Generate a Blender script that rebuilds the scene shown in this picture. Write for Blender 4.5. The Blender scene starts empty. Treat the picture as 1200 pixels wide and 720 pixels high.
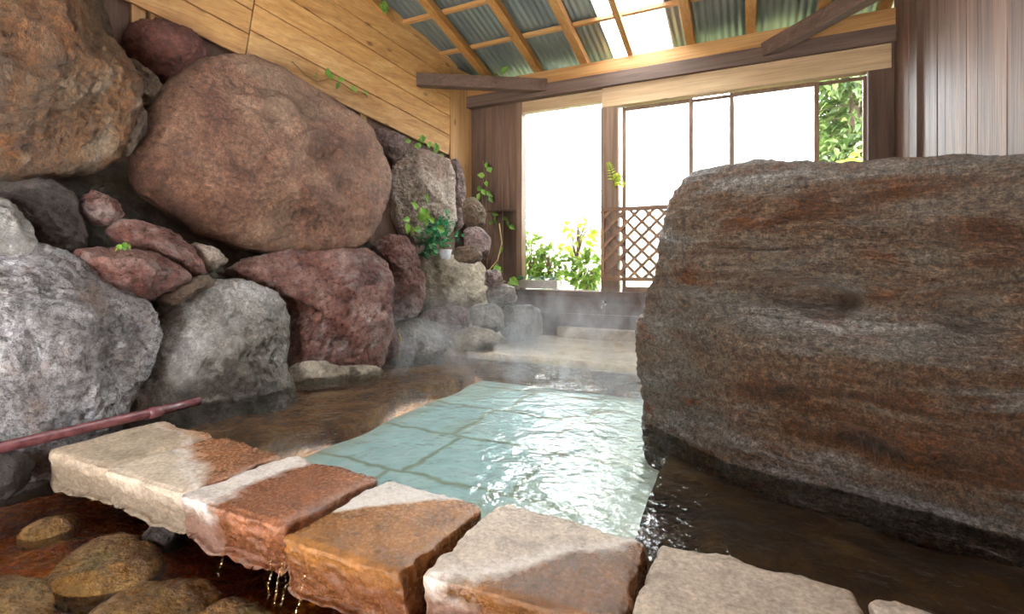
import bpy, bmesh, math, random
import numpy as np
from mathutils import Vector, Matrix
random.seed(7)
C = bpy.context.scene.collection
SC = bpy.context.scene

# ------------------------------------------------------------------ camera maths (1200x720 frame)
F, CX, HY, CH = 580.0, 600.0, 308.0, 1.0
TH = math.atan2(280, 580); CT, ST = math.cos(TH), math.sin(TH)
def ray(x, y):
    a = (x-CX)/F
    return np.array([a*CT-ST, a*ST+CT, (HY-y)/F])
CAM = np.array([0, 0, CH])
def onD(x, y, t): return CAM + t*ray(x, y)
def onX(x, y, X): r = ray(x, y); return CAM + r*(X/r[0])
def onY(x, y, Y): r = ray(x, y); return CAM + r*(Y/r[1])
def onZ(x, y, Z): r = ray(x, y); return CAM + r*((Z-CH)/r[2])
YB = 6.28                       # back wall
XR = 1.32                       # right wall
CORN = np.array([-3.70, YB, 0])
DW = ray(1009, 414); DW = DW/np.linalg.norm(DW)          # run of the plank wall's boards
DH = np.array([DW[0], DW[1], 0]); DH /= np.linalg.norm(DH)
NW = np.array([DH[1], -DH[0], 0])                        # plank wall normal, into the room
def on_wall(x, y, off=0.0):
    r = ray(x, y); p0 = CORN + NW*off
    t = np.dot(p0-CAM, NW)/np.dot(r, NW)
    return CAM + t*r
def wallX(Y): return CORN[0] + DH[0]/DH[1]*(Y-YB)
def leanX(Y, z): return -3.5 + (wallX(Y)+3.5)*min(max(z, -.4), 2.6)/2.5
def on_lean(x, y):
    r = ray(x, y); lo, hi = .5, 12
    for _ in range(50):
        m = (lo+hi)/2; p = CAM+m*r
        if p[0] < leanX(p[1], p[2]): hi = m
        else: lo = m
    return CAM + lo*r

# ------------------------------------------------------------------ numpy gradient noise
_rs = np.random.RandomState(3)
_perm = np.concatenate([_rs.permutation(256)]*3)
_g = _rs.normal(size=(256, 3)); _g /= np.linalg.norm(_g, axis=1)[:, None]
def perlin(p):
    i = np.floor(p).astype(int); f = p-i; i &= 255
    u = f*f*f*(f*(f*6-15)+10)
    out = 0
    for dx in (0, 1):
        for dy in (0, 1):
            for dz in (0, 1):
                h = _perm[_perm[_perm[(i[:, 0]+dx)]+i[:, 1]+dy]+i[:, 2]+dz] & 255
                d = (f-np.array([dx, dy, dz]))
                w = (u[:, 0] if dx else 1-u[:, 0])*(u[:, 1] if dy else 1-u[:, 1])*(u[:, 2] if dz else 1-u[:, 2])
                out = out + w*(d*_g[h]).sum(1)
    return out*1.5
def fbm(p, oct=4, ridged=False):
    a, s, o = 1, 0, 0
    for k in range(oct):
        n = perlin(p*2**k+k*17.3)
        if ridged: n = 1-2*np.abs(n)
        o = o+n*a; s += a; a *= .5
    return o/s

# ------------------------------------------------------------------ object helpers
def tag(o, label=None, cat=None, group=None, kind=None):
    if label: o['label'] = label
    if cat: o['category'] = cat
    if group: o['group'] = group
    if kind: o['kind'] = kind
    return o
def link(name, me, mat, parent=None, origin=None, smooth=False):
    o = bpy.data.objects.new(name, me); C.objects.link(o)
    if mat is not None: me.materials.append(mat)
    if origin is not None:
        me.transform(Matrix.Translation(-Vector(origin))); o.location = Vector(origin)
    if parent is not None:
        o.parent = parent
        o.location = o.location - parent.location
    if smooth: me.polygons.foreach_set('use_smooth', [True]*len(me.polygons))
    return o
def empty(name, loc):
    o = bpy.data.objects.new(name, None); o.empty_display_size = .05
    C.objects.link(o); o.location = Vector(loc); return o
class MB:
    def __init__(s): s.v, s.f = [], []
    def add(s, v, f):
        b = len(s.v); s.v += [tuple(map(float, q)) for q in v]; s.f += [tuple(b+i for i in q) for q in f]
    def box(s, lo, hi):
        x0, y0, z0 = lo; x1, y1, z1 = hi
        s.add([(x0,y0,z0),(x1,y0,z0),(x1,y1,z0),(x0,y1,z0),(x0,y0,z1),(x1,y0,z1),(x1,y1,z1),(x0,y1,z1)],
              [(0,3,2,1),(4,5,6,7),(0,1,5,4),(1,2,6,5),(2,3,7,6),(3,0,4,7)])
    def beam(s, p0, p1, w, h, up=(0,0,1)):
        p0, p1 = np.array(p0, float), np.array(p1, float); d = p1-p0; d /= np.linalg.norm(d)
        up = np.array(up, float); sd = np.cross(d, up); sd /= np.linalg.norm(sd); up = np.cross(sd, d)
        q = []
        for p in (p0, p1):
            for a, b in ((-1,-1),(1,-1),(1,1),(-1,1)): q.append(p+sd*a*w/2+up*b*h/2)
        s.add(q, [(0,1,2,3),(7,6,5,4),(0,4,5,1),(1,5,6,2),(2,6,7,3),(3,7,4,0)])
    def tube(s, pts, rad, n=8, caps=True):
        pts = [np.array(p, float) for p in pts]
        rad = rad if hasattr(rad, '__len__') else [rad]*len(pts)
        rings = []; prev = None
        for i, p in enumerate(pts):
            d = pts[min(i+1, len(pts)-1)]-pts[max(i-1, 0)]; d /= np.linalg.norm(d)+1e-9
            a = np.cross(d, [0,0,1] if abs(d[2]) < .9 else [1,0,0]) if prev is None else prev-d*np.dot(prev, d)
            a /= np.linalg.norm(a); prev = a; b = np.cross(d, a)
            rings.append([p+rad[i]*(a*math.cos(2*math.pi*k/n)+b*math.sin(2*math.pi*k/n)) for k in range(n)])
        v = [q for r in rings for q in r]; f = []
        for i in range(len(pts)-1):
            for k in range(n): f.append((i*n+k, i*n+(k+1)%n, (i+1)*n+(k+1)%n, (i+1)*n+k))
        if caps: f.append(tuple(range(n))[::-1]); f.append(tuple((len(pts)-1)*n+k for k in range(n)))
        s.add(v, f)
    def lathe(s, c, prof, n=24):
        v = []; f = []
        for (r, z) in prof:
            for k in range(n): v.append((c[0]+r*math.cos(2*math.pi*k/n), c[1]+r*math.sin(2*math.pi*k/n), c[2]+z))
        for i in range(len(prof)-1):
            for k in range(n): f.append((i*n+k, i*n+(k+1)%n, (i+1)*n+(k+1)%n, (i+1)*n+k))
        s.add(v, f)
    def leaf(s, p, d, nrm, L, W, fold=.25):
        """a pointed, folded, drooping leaf growing from p along d"""
        p = np.array(p, float); d = np.array(d, float); d /= np.linalg.norm(d)+1e-9
        nrm = np.array(nrm, float); sd = np.cross(d, nrm); sd /= np.linalg.norm(sd)+1e-9; nn = np.cross(sd, d)
        v = [p]
        for t, w, z in ((.3, .9, 0), (.6, .75, -.05), (1., 0, -.18)):
            m = p+d*L*t+nn*L*z
            if w == 0: v.append(m)
            else: v += [m-sd*W/2*w+nn*W*fold*w, m, m+sd*W/2*w+nn*W*fold*w]
        s.add(v, [(0,2,1),(0,3,2),(1,2,5,4),(2,3,6,5),(4,5,7),(5,6,7)])
    def build(s, name, mat, parent=None, origin=None, smooth=False, bevel=0):
        me = bpy.data.meshes.new(name); me.from_pydata(s.v, [], s.f); me.update()
        o = link(name, me, mat, parent, origin, smooth)
        if bevel:
            m = o.modifiers.new('b', 'BEVEL'); m.width = bevel; m.segments = 2; m.limit_method = 'ANGLE'
        return o

# ------------------------------------------------------------------ materials
class NT:
    def __init__(s, name):
        s.m = bpy.data.materials.new(name); s.m.use_nodes = True; s.t = s.m.node_tree; s.t.nodes.clear()
        s.out = s.t.nodes.new('ShaderNodeOutputMaterial')
    def n(s, typ, ins=None, **props):
        k = s.t.nodes.new('ShaderNode'+typ)
        for a, b in props.items(): setattr(k, a, b)
        for a, b in (ins or {}).items():
            if isinstance(b, bpy.types.NodeSocket): s.t.links.new(b, k.inputs[a])
            else: k.inputs[a].default_value = b
        return k
    def ramp(s, fac, stops, interp='LINEAR'):
        k = s.t.nodes.new('ShaderNodeValToRGB'); s.t.links.new(fac, k.inputs[0]); k.color_ramp.interpolation = interp
        e = k.color_ramp.elements
        while len(e) < len(stops): e.new(.5)
        for i, (p, c) in enumerate(stops):
            e[i].position = p; e[i].color = (*c, 1) if hasattr(c, '__len__') else (c, c, c, 1)
        return k.outputs[0]
    def mix(s, f, a, b, mode='MIX'):
        k = s.t.nodes.new('ShaderNodeMix'); k.data_type = 'RGBA'; k.blend_type = mode
        for i, v in ((0, f), (6, a), (7, b)):
            if isinstance(v, bpy.types.NodeSocket): s.t.links.new(v, k.inputs[i])
            elif i == 0: k.inputs[0].default_value = v
            else: k.inputs[i].default_value = (*v, 1) if len(v) == 3 else v
        return k.outputs[2]
    def math(s, op, a, b=0.0, clamp=False):
        k = s.t.nodes.new('ShaderNodeMath'); k.operation = op; k.use_clamp = clamp
        for i, v in ((0, a), (1, b)):
            if isinstance(v, bpy.types.NodeSocket): s.t.links.new(v, k.inputs[i])
            else: k.inputs[i].default_value = v
        return k.outputs[0]
    def coords(s, kind='Object', scale=(1,1,1), rot=(0,0,0), rnd=True):
        c = s.n('TexCoord').outputs[kind]
        if rnd:
            oi = s.n('ObjectInfo').outputs['Random']
            off = s.n('VectorMath', {0: (37.1, 51.7, 29.3)}, operation='SCALE'); s.t.links.new(oi, off.inputs['Scale'])
            c = s.n('VectorMath', {0: c, 1: off.outputs[0]}, operation='ADD').outputs[0]
        return s.n('Mapping', {'Vector': c, 'Scale': scale, 'Rotation': rot}).outputs[0]
    def noise(s, vec, scale, detail=6, rough=.55, dist=0.0):
        return s.n('TexNoise', {'Vector': vec, 'Scale': scale, 'Detail': detail, 'Roughness': rough, 'Distortion': dist}).outputs[0]
    def bsdf(s, col, rough=.6, normal=None, **kw):
        ins = {'Base Color': (*col, 1) if isinstance(col, tuple) and len(col) == 3 else col, 'Roughness': rough}
        ins.update({k.replace('_', ' '): v for k, v in kw.items()})
        if normal is not None: ins['Normal'] = normal
        b = s.n('BsdfPrincipled', ins)
        s.t.links.new(b.outputs[0], s.out.inputs[0]); return b
    def bump(s, h, strength=.5, dist=.02, normal=None):
        ins = {'Height': h, 'Strength': strength, 'Distance': dist}
        if normal is not None: ins['Normal'] = normal
        return s.n('Bump', ins).outputs[0]

def rock_mat(name, cols, rough=(.45, .7), scale=2.0, stretch=(1,1,1), pale=None, pale_amt=.5, speck=.35, bump=.7, dist=0.6, rot=(0,0,0), fine=30, tint=None, pits=.3, sat=1.1):
    t = NT(name)
    v = t.coords(scale=stretch, rot=rot); w = t.coords()
    a = t.noise(v, scale, 9, .62, dist)
    k = len(cols)
    col = t.ramp(a, [(.3+.4*i/(k-1), c) for i, c in enumerate(cols)])
    b = t.noise(w, fine, 6, .7)
    col = t.mix(min(1, speck*1.6), col, t.ramp(b, [(.32, .08), (.5, .47), (.68, .95)]), 'OVERLAY')
    mid = t.noise(w, scale*3.4, 7, .7, .5)
    col = t.mix(.55, col, t.ramp(mid, [(.32, .15), (.5, .5), (.66, .8)]), 'OVERLAY')
    g = t.noise(w, fine*4, 3, .6)
    col = t.mix(speck*.8, col, t.ramp(g, [(.35, .2), (.5, .5), (.68, .9)]), 'OVERLAY')
    if pale:
        p = t.noise(v, scale*1.7, 8, .65, .4)
        col = t.mix(t.math('MULTIPLY', t.ramp(p, [(.52, 0.), (.66, 1.)]), pale_amt), col, pale)
    if tint:
        p = t.noise(w, scale*.9, 5, .6, .4)
        col = t.mix(t.ramp(p, [(.5, 0.), (.68, .75)]), col, tint)
    r = t.n('MapRange', {'Value': b, 'From Min': .3, 'From Max': .7, 'To Min': rough[0], 'To Max': rough[1]}).outputs[0]
    vo = t.n('TexVoronoi', {'Vector': w, 'Scale': fine*.9, 'Randomness': 1.0}).outputs['Distance']
    h = t.math('ADD', t.math('MULTIPLY', t.noise(v, scale*5, 9, .68), 1.6), t.math('ADD', t.math('MULTIPLY', b, .35), t.math('MULTIPLY', vo, pits*.5)))
    h = t.math('ADD', h, t.math('MULTIPLY', t.noise(w, fine*.45, 8, .75), .9))
    wd = t.n('TexNoise', {'Vector': w, 'Scale': 9.0, 'Detail': 4.0}).outputs['Color']
    wd = t.n('VectorMath', {0: wd}, operation='SCALE'); wd.inputs['Scale'].default_value = .12
    wq = t.n('VectorMath', {0: w, 1: wd.outputs[0]}, operation='ADD').outputs[0]
    ch = t.n('TexVoronoi', {'Vector': wq, 'Scale': 11.0, 'Randomness': 1.0}).outputs['Distance']
    h = t.math('ADD', h, t.math('MULTIPLY', ch, .8))
    col = t.n('HueSaturation', {'Color': col, 'Saturation': sat, 'Value': .97}).outputs[0]
    t.bsdf(col, r, t.bump(h, min(1., bump*1.35), .06), Specular_IOR_Level=.5)
    return t.m

def wood_mat(name, c0, c1, c2, axis=0, rough=.6, dens=1.0, knots=True, per_island=.35, bumpk=.25):
    """grain along the axis (0,1,2) of object space; each board gets its own offset and tone"""
    t = NT(name)
    geo = t.n('NewGeometry').outputs['Random Per Island']
    co = t.n('TexCoord').outputs['Object']
    off = t.n('VectorMath', {0: (17.1, 23.7, 31.3)}, operation='SCALE'); t.t.links.new(geo, off.inputs['Scale'])
    co = t.n('VectorMath', {0: co, 1: off.outputs[0]}, operation='ADD').outputs[0]
    sc = [9.0*dens]*3; sc[axis] = .55*dens
    v = t.n('Mapping', {'Vector': co, 'Scale': tuple(sc)}).outputs[0]
    a = t.noise(v, 1.0, 5, .55, 1.1)
    sc2 = [60.0]*3; sc2[axis] = 2.0
    v2 = t.n('Mapping', {'Vector': co, 'Scale': tuple(sc2)}).outputs[0]
    b = t.noise(v2, 1.0, 4, .6)
    col = t.ramp(a, [(.3, c0), (.5, c1), (.7, c2)])
    col = t.mix(.45, col, t.ramp(b, [(.3, .25), (.5, .5), (.72, .72)]), 'OVERLAY')
    tone = t.n('MapRange', {'Value': geo, 'To Min': 1-per_island, 'To Max': 1+per_island*.4}).outputs[0]
    hs = t.n('HueSaturation', {'Color': col, 'Value': tone}).outputs[0]
    if knots:
        sk = [3.2]*3; sk[axis] = 1.5
        vk = t.n('Mapping', {'Vector': co, 'Scale': tuple(sk)}).outputs[0]
        d = t.n('TexVoronoi', {'Vector': vk, 'Scale': 1.3}).outputs['Distance']
        hs = t.mix(t.ramp(d, [(.05, .8), (.13, 0.)]), hs, (c0[0]*.35, c0[1]*.3, c0[2]*.3))
    t.bsdf(hs, rough, t.bump(b, bumpk, .008))
    return t.m

def leaf_mat(name, c0, c1, rough=.4, trans=.35):
    t = NT(name)
    geo = t.n('NewGeometry').outputs['Random Per Island']
    col = t.ramp(geo, [(0., c0), (1., c1)])
    p = t.n('BsdfPrincipled', {'Base Color': col, 'Roughness': rough})
    tr = t.n('BsdfTranslucent', {'Color': col})
    m = t.n('MixShader', {0: trans, 1: p.outputs[0], 2: tr.outputs[0]})
    t.t.links.new(m.outputs[0], t.out.inputs[0]); return t.m
def plain_mat(name, col, rough=.5, metal=0., var=.15, scale=12, bump=.15):
    t = NT(name); v = t.coords(); a = t.noise(v, scale, 6, .6)
    c = t.mix(t.ramp(a, [(.35, 0.), (.65, 1.)]), tuple(q*(1-var) for q in col), tuple(min(1, q*(1+var)) for q in col))
    t.bsdf(c, rough, t.bump(a, bump, .01), Metallic=metal); return t.m

M = {}
M['pine'] = wood_mat('pine_boards', (.36,.17,.05), (.50,.27,.09), (.58,.35,.14), axis=1, rough=.55, per_island=.12)
M['pine_x'] = wood_mat('pine_beams_across', (.30,.13,.035), (.40,.20,.06), (.47,.26,.09), axis=0, rough=.6, per_island=.1)
M['pine_y'] = wood_mat('pine_rafters', (.27,.115,.024), (.37,.175,.042), (.44,.23,.065), axis=1, rough=.6, per_island=.15)
M['pine_z'] = wood_mat('pine_upright', (.32,.16,.05), (.43,.24,.09), (.50,.30,.13), axis=2, rough=.6, per_island=.1)
M['pale_x'] = wood_mat('pale_pine_header', (.34,.21,.10), (.44,.29,.15), (.50,.35,.19), axis=0, rough=.6, per_island=.1)
M['dark_x'] = wood_mat('weathered_dark_beam', (.075,.04,.026), (.125,.072,.047), (.17,.105,.072), axis=0, rough=.65, knots=False)
M['dark_z'] = wood_mat('weathered_dark_upright', (.065,.032,.018), (.11,.058,.034), (.15,.085,.05), axis=2, rough=.65, knots=False)
M['frame_z'] = wood_mat('window_frame_wood', (.14,.075,.04), (.21,.12,.066), (.27,.165,.10), axis=2, rough=.55, knots=False)
M['cedar_z'] = wood_mat('grey_cedar_boards', (.05,.022,.012), (.135,.066,.04), (.205,.115,.075), axis=2, rough=.62, knots=False, per_island=.3, bumpk=.6)
M['trellis'] = wood_mat('trellis_wood', (.14,.06,.022), (.20,.095,.04), (.25,.13,.06), axis=0, rough=.55, knots=False)

def corrug_mat():
    t = NT('corrugated_sheet'); v = t.coords(scale=(1,.3,1), rnd=False); a = t.noise(v, 3, 6, .6)
    c = t.ramp(a, [(.3, (.12,.14,.135)), (.55, (.20,.225,.205)), (.75, (.26,.27,.22))])
    t.bsdf(c, .38, None, Metallic=.55); return t.m
M['sheet'] = corrug_mat()
def clear_sheet():
    t = NT('translucent_roof_sheet')
    tr = t.n('BsdfTransparent', {'Color': (.85,.88,.88,1)}); tl = t.n('BsdfTranslucent', {'Color': (.9,.93,.95,1)})
    m = t.n('MixShader', {0: .2, 1: tr.outputs[0], 2: tl.outputs[0]})
    t.t.links.new(m.outputs[0], t.out.inputs[0]); return t.m
M['skylight'] = clear_sheet()
def glass(name, fog):
    t = NT(name); v = t.coords()
    a = t.noise(v, 1.6, 5, .6)
    tr = t.n('BsdfTransparent', {'Color': (.95,.97,.97,1)}); tl = t.n('BsdfTranslucent', {'Color': (.93,.95,.97,1)})
    gl = t.n('BsdfGlossy', {'Color': (1,1,1,1), 'Roughness': .03})
    f = t.n('MapRange', {'Value': a, 'From Min': .3, 'From Max': .7, 'To Min': max(0, fog-.15), 'To Max': max(0, min(1, fog+.12))}).outputs[0]
    m = t.n('MixShader', {0: f, 1: tr.outputs[0], 2: tl.outputs[0]})
    fr = t.n('Fresnel', {'IOR': 1.45}).outputs[0]
    m2 = t.n('MixShader', {0: fr, 1: m.outputs[0], 2: gl.outputs[0]})
    t.t.links.new(m2.outputs[0], t.out.inputs[0]); return t.m
M['fogged'] = glass('steamed_glass', .42); M['clear'] = glass('clear_glass', -.12); M['film'] = glass('hazy_sheet', .2)

RED = [(.10,.045,.035), (.24,.115,.085), (.34,.185,.135), (.42,.27,.21)]
GREY = [(.12,.11,.11), (.26,.25,.25), (.40,.39,.39), (.52,.51,.51)]
M['rock_orange'] = rock_mat('ochre_streaked_rock', [(.04,.022,.013), (.135,.055,.018), (.155,.075,.028), (.215,.165,.115)], scale=2.2, stretch=(1.3,1.3,.55), rot=(.35,0,0), rough=(.5,.75), pale=(.34,.27,.19), pale_amt=.55, tint=(.10,.068,.042), sat=1.05)
M['rock_red'] = rock_mat('red_lava_rock', [(.078,.034,.022), (.185,.090,.056), (.262,.148,.096), (.32,.22,.15)], scale=1.6, rough=(.5,.75), tint=(.19,.125,.08), bump=.7, sat=1.05)
M['rock_red_wet'] = rock_mat('damp_red_rock', [(.075,.03,.026), (.185,.08,.062), (.30,.175,.145), (.46,.38,.34)], scale=2.6, rough=(.2,.5), pale=(.5,.44,.41), pale_amt=.5)
M['rock_darkred'] = rock_mat('dark_red_rock', [(.06,.026,.022), (.13,.052,.042), (.20,.09,.07)], scale=2.5, rough=(.55,.8), bump=.4)
M['rock_grey'] = rock_mat('pale_grey_rock', [(.13,.115,.11), (.30,.275,.27), (.43,.41,.41), (.56,.54,.55)], scale=2.2, rough=(.15,.45), pale=(.30,.21,.16), pale_amt=.7, bump=.9)
M['rock_grey2'] = rock_mat('grey_brown_rock', [(.10,.085,.065), (.20,.175,.145), (.29,.265,.235), (.44,.42,.39)], scale=1.8, rough=(.3,.6), pale=(.48,.46,.44), pale_amt=.45)
M['rock_beige'] = rock_mat('beige_rock', [(.20,.16,.12), (.38,.31,.25), (.50,.42,.35), (.58,.50,.44)], scale=2.4, stretch=(1,1,.6), rough=(.5,.75), tint=(.30,.17,.13), pale=(.56,.5,.44))
M['rock_cream'] = rock_mat('cream_rock', [(.25,.20,.14), (.43,.37,.28), (.55,.49,.39)], scale=2.5, rough=(.5,.75), speck=.2)
M['rock_pink'] = rock_mat('pinkish_grey_rock', [(.16,.11,.10), (.30,.22,.20), (.42,.34,.32)], scale=3.5, rough=(.4,.7))
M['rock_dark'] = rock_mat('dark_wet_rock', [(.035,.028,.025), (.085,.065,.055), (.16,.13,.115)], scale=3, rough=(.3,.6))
M['rock_brown'] = rock_mat('brown_stone', [(.09,.06,.04), (.18,.12,.08), (.27,.2,.14)], scale=3, rough=(.5,.8))
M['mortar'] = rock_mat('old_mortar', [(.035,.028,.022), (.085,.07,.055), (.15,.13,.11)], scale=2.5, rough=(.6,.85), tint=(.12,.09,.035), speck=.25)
def big_boulder_mat():
    t = NT('banded_andesite')
    v = t.coords(scale=(.55,.55,3.2), rot=(0,.06,0), rnd=False); w = t.coords(rnd=False)
    a = t.noise(v, 1.5, 8, .62, .9)
    col = t.ramp(a, [(.28, (.035,.024,.018)), (.40, (.12,.055,.028)), (.47, (.17,.11,.07)), (.55, (.19,.16,.13)), (.64, (.34,.31,.28)), (.76, (.44,.42,.40))])
    g2 = t.noise(w, 1.1, 5, .6, .5)
    col = t.mix(t.ramp(g2, [(.48, 0.), (.68, .7)]), col, (.14,.13,.105))
    rust = t.noise(t.coords(scale=(.8,.8,2.2), rnd=False), 2.6, 8, .7, .6)
    col = t.mix(t.ramp(rust, [(.52, 0.), (.66, .85)]), col, (.15,.055,.02))
    b = t.noise(w, 34, 6, .72); c = t.noise(w, 110, 3, .65)
    col = t.mix(.85, col, t.ramp(b, [(.32, .08), (.5, .47), (.68, .95)]), 'OVERLAY')
    col = t.mix(.6, col, t.ramp(c, [(.35, .12), (.5, .5), (.66, .98)]), 'OVERLAY')
    h = t.math('ADD', t.math('MULTIPLY', t.noise(v, 9, 9, .7, .5), 1.6), t.math('MULTIPLY', b, .8))
    h = t.math('ADD', h, t.math('MULTIPLY', c, .25))
    col = t.n('HueSaturation', {'Color': col, 'Saturation': 1.12, 'Value': 1.0}).outputs[0]
    t.bsdf(col, t.n('MapRange', {'Value': b, 'To Min': .35, 'To Max': .75}).outputs[0], t.bump(h, 1.0, .06)); return t.m
M['boulder'] = big_boulder_mat()

def slab_mat(name, dry, wet, nvec, c, soft=.035, amp=.09, frontwet=True):
    """dry stone with a wet rusty patch on the far side of a ragged line (stain with its own edge)"""
    t = NT(name); w = t.coords(rnd=True); co = t.n('TexCoord').outputs['Object']
    d = t.n('VectorMath', {0: co, 1: (nvec[0], nvec[1], 0)}, operation='DOT_PRODUCT').outputs['Value']
    nz = t.math('MULTIPLY', t.math('SUBTRACT', t.noise(w, 6, 8, .68), .5), amp*4)
    e = t.math('ADD', t.math('SUBTRACT', d, c), nz)
    mask = t.n('MapRange', {'Value': e, 'From Min': -soft, 'From Max': soft}).outputs[0]
    z = t.n('SeparateXYZ', {0: co}).outputs[2]
    low = t.n('MapRange', {'Value': t.math('ADD', z, t.math('MULTIPLY', t.math('SUBTRACT', t.noise(w, 9, 6, .6), .5), .14)), 'From Min': -.03, 'From Max': -.10}).outputs[0]
    f = t.noise(w, 55, 5, .7); g = t.noise(w, 8, 7, .65)
    dcol = t.ramp(g, [(.3, tuple(q*.62 for q in dry)), (.5, dry), (.7, tuple(min(1, q*1.2) for q in dry))])
    wcol = t.ramp(g, [(.3, tuple(q*.6 for q in wet)), (.52, wet), (.72, tuple(min(1, q*1.5) for q in wet))])
    crust = t.n('MapRange', {'Value': t.math('ABSOLUTE', t.math('ADD', e, .03)), 'From Min': .05, 'From Max': .0}).outputs[0]
    dcol = t.mix(t.math('MULTIPLY', crust, .65), dcol, (.72,.66,.60))
    col = t.mix(mask, dcol, wcol)
    col = t.mix(t.math('MULTIPLY', low, .85), col, (.15,.048,.015) if frontwet else (.20,.145,.095))
    col = t.mix(.5, col, t.ramp(f, [(.3, .15), (.5, .5), (.7, .88)]), 'OVERLAY')
    rr = t.mix(mask, (.75,.75,.75), (.22,.22,.22))
    rr = t.mix(t.ramp(f, [(.45, 0.), (.7, .5)]), rr, (.55,.55,.55))
    h = t.math('ADD', f, t.math('MULTIPLY', t.noise(w, 18, 8, .7), 1.2))
    t.bsdf(col, rr, t.bump(h, .55, .012)); return t.m

def pool_tile_mat():
    t = NT('turquoise_pool_paving'); co = t.n('TexCoord').outputs['Object']
    wob = t.n('TexNoise', {'Vector': co, 'Scale': 5.0, 'Detail': 6.0})
    wv = t.n('VectorMath', {0: wob.outputs['Color'], 1: (.5,.5,.5)}, operation='SUBTRACT').outputs[0]
    wv = t.n('VectorMath', {0: wv}, operation='SCALE'); wv.inputs['Scale'].default_value = .15
    p = t.n('VectorMath', {0: co, 1: wv.outputs[0]}, operation='ADD').outputs[0]
    p = t.n('Mapping', {'Vector': p, 'Location': (.46, -.38, 0), 'Rotation': (0,0,0)}).outputs[0]
    br = t.n('TexBrick', {'Vector': p, 'Color1': (.44,.62,.62,1), 'Color2': (.54,.71,.70,1), 'Mortar': (.27,.33,.24,1), 'Scale': 1.0,
                          'Mortar Size': .036, 'Mortar Smooth': .9, 'Brick Width': .72, 'Row Height': .68}, offset=.12)
    n = t.noise(co, 7, 8, .65); n2 = t.noise(co, 1.6, 5, .6)
    col = t.mix(.5, br.outputs['Color'], t.ramp(n, [(.3, .3), (.5, .5), (.7, .72)]), 'OVERLAY')
    col = t.mix(t.ramp(n2, [(.5, 0.), (.72, .5)]), col, (.36,.40,.26))
    xx = t.n('SeparateXYZ', {0: co}).outputs[0]
    beige_fade = t.n('MapRange', {'Value': t.math('ADD', xx, t.math('MULTIPLY', n2, 1.2)), 'From Min': -.9, 'From Max': -.1}).outputs[0]
    col = t.mix(t.math('MULTIPLY', beige_fade, .75), col, (.52,.56,.42))  # paving fades to greenish beige towards the right, with a ragged edge
    edge = t.n('MapRange', {'Value': t.math('ADD', xx, t.math('MULTIPLY', n2, .35)), 'From Min': -2.28, 'From Max': -2.5}).outputs[0]
    col = t.mix(t.math('MULTIPLY', edge, .7), col, (.46,.40,.24))
    t.bsdf(col, .6, t.bump(n, .3, .02)); return t.m
M['tiles'] = pool_tile_mat()
M['bench'] = rock_mat('rusty_underwater_stone', [(.06,.03,.016), (.20,.095,.042), (.38,.19,.08), (.44,.29,.15)], scale=3.2, rough=(.5,.7), speck=.25)
M['bench_dark'] = rock_mat('olive_brown_underwater_stone', [(.03,.014,.006), (.075,.034,.013), (.15,.07,.022), (.18,.13,.04)], scale=2.4, rough=(.5,.7), speck=.25)
M['ledge'] = rock_mat('travertine_crust', [(.26,.18,.10), (.50,.40,.28), (.60,.52,.40)], scale=2.2, stretch=(.6,1.6,1), rough=(.35,.6), speck=.2, bump=.3)
M['rust_bed'] = rock_mat('rust_deposit', [(.16,.032,.003), (.46,.10,.006), (.64,.19,.015), (.66,.32,.06)], scale=3, rough=(.12,.4), speck=.35, bump=.6)
M['ochre_stone'] = rock_mat('ochre_wet_stone', [(.13,.06,.02), (.30,.16,.055), (.40,.26,.12)], scale=2.5, rough=(.15,.45), tint=(.16,.14,.05))

def water_mat(name, tint, s=1.0, bump=.25, mixrust=None):
    t = NT(name); co = t.coords(rnd=False, scale=(1, 1, 1))
    a = t.noise(co, 5*s, 3, .5, .6); b = t.noise(co, 17*s, 2, .5, .8)
    h = t.math('ADD', a, t.math('MULTIPLY', b, .3))
    nrm = t.bump(h, bump, .06)
    fr = t.n('Fresnel', {'IOR': 1.333, 'Normal': nrm}).outputs[0]
    tr = t.n('BsdfTransparent', {'Color': (*tint, 1)}); gl = t.n('BsdfGlossy', {'Color': (1,1,1,1), 'Roughness': .02, 'Normal': nrm})
    m = t.n('MixShader', {0: fr, 1: tr.outputs[0], 2: gl.outputs[0]})
    t.t.links.new(m.outputs[0], t.out.inputs[0]); return t.m
M['water'] = water_mat('pool_water', (.95,.985,.97), 1.0, .55)
M['rust_water'] = water_mat('rusty_run_off', (1.,.80,.52), 2.5, .5)
def pvc():
    t = NT('maroon_pipe'); a = t.noise(t.coords(), 20, 5, .6)
    t.bsdf(t.ramp(a, [(.35, (.10,.03,.034)), (.65, (.18,.065,.07))]), .25); return t.m
M['pipe'] = pvc()
M['chrome'] = plain_mat('chrome', (.75,.75,.75), .15, 1.0, .03, 12, 0)
M['pot'] = plain_mat('white_glazed_pot', (.66,.70,.74), .35)
M['planter'] = plain_mat('grey_planter', (.38,.34,.31), .6)
M['soil'] = plain_mat('soil', (.05,.035,.025), .9)
M['leaf'] = leaf_mat('vine_leaf', (.09,.24,.03), (.26,.46,.07))
M['leaf_dark'] = leaf_mat('dark_leaf', (.03,.19,.07), (.08,.38,.14))
M['leaf_yellow'] = leaf_mat('yellow_green_leaf', (.32,.42,.05), (.62,.66,.08), trans=.5)
M['leaf_out'] = leaf_mat('outdoor_leaf', (.10,.20,.03), (.30,.42,.08), trans=.45)
M['leaf_silver'] = leaf_mat('grey_green_leaf', (.16,.24,.22), (.34,.42,.40), trans=.1)
M['needle'] = leaf_mat('conifer_foliage', (.03,.06,.012), (.11,.15,.035), trans=.3)
M['twig'] = plain_mat('twig', (.16,.09,.045), .7)
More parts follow.
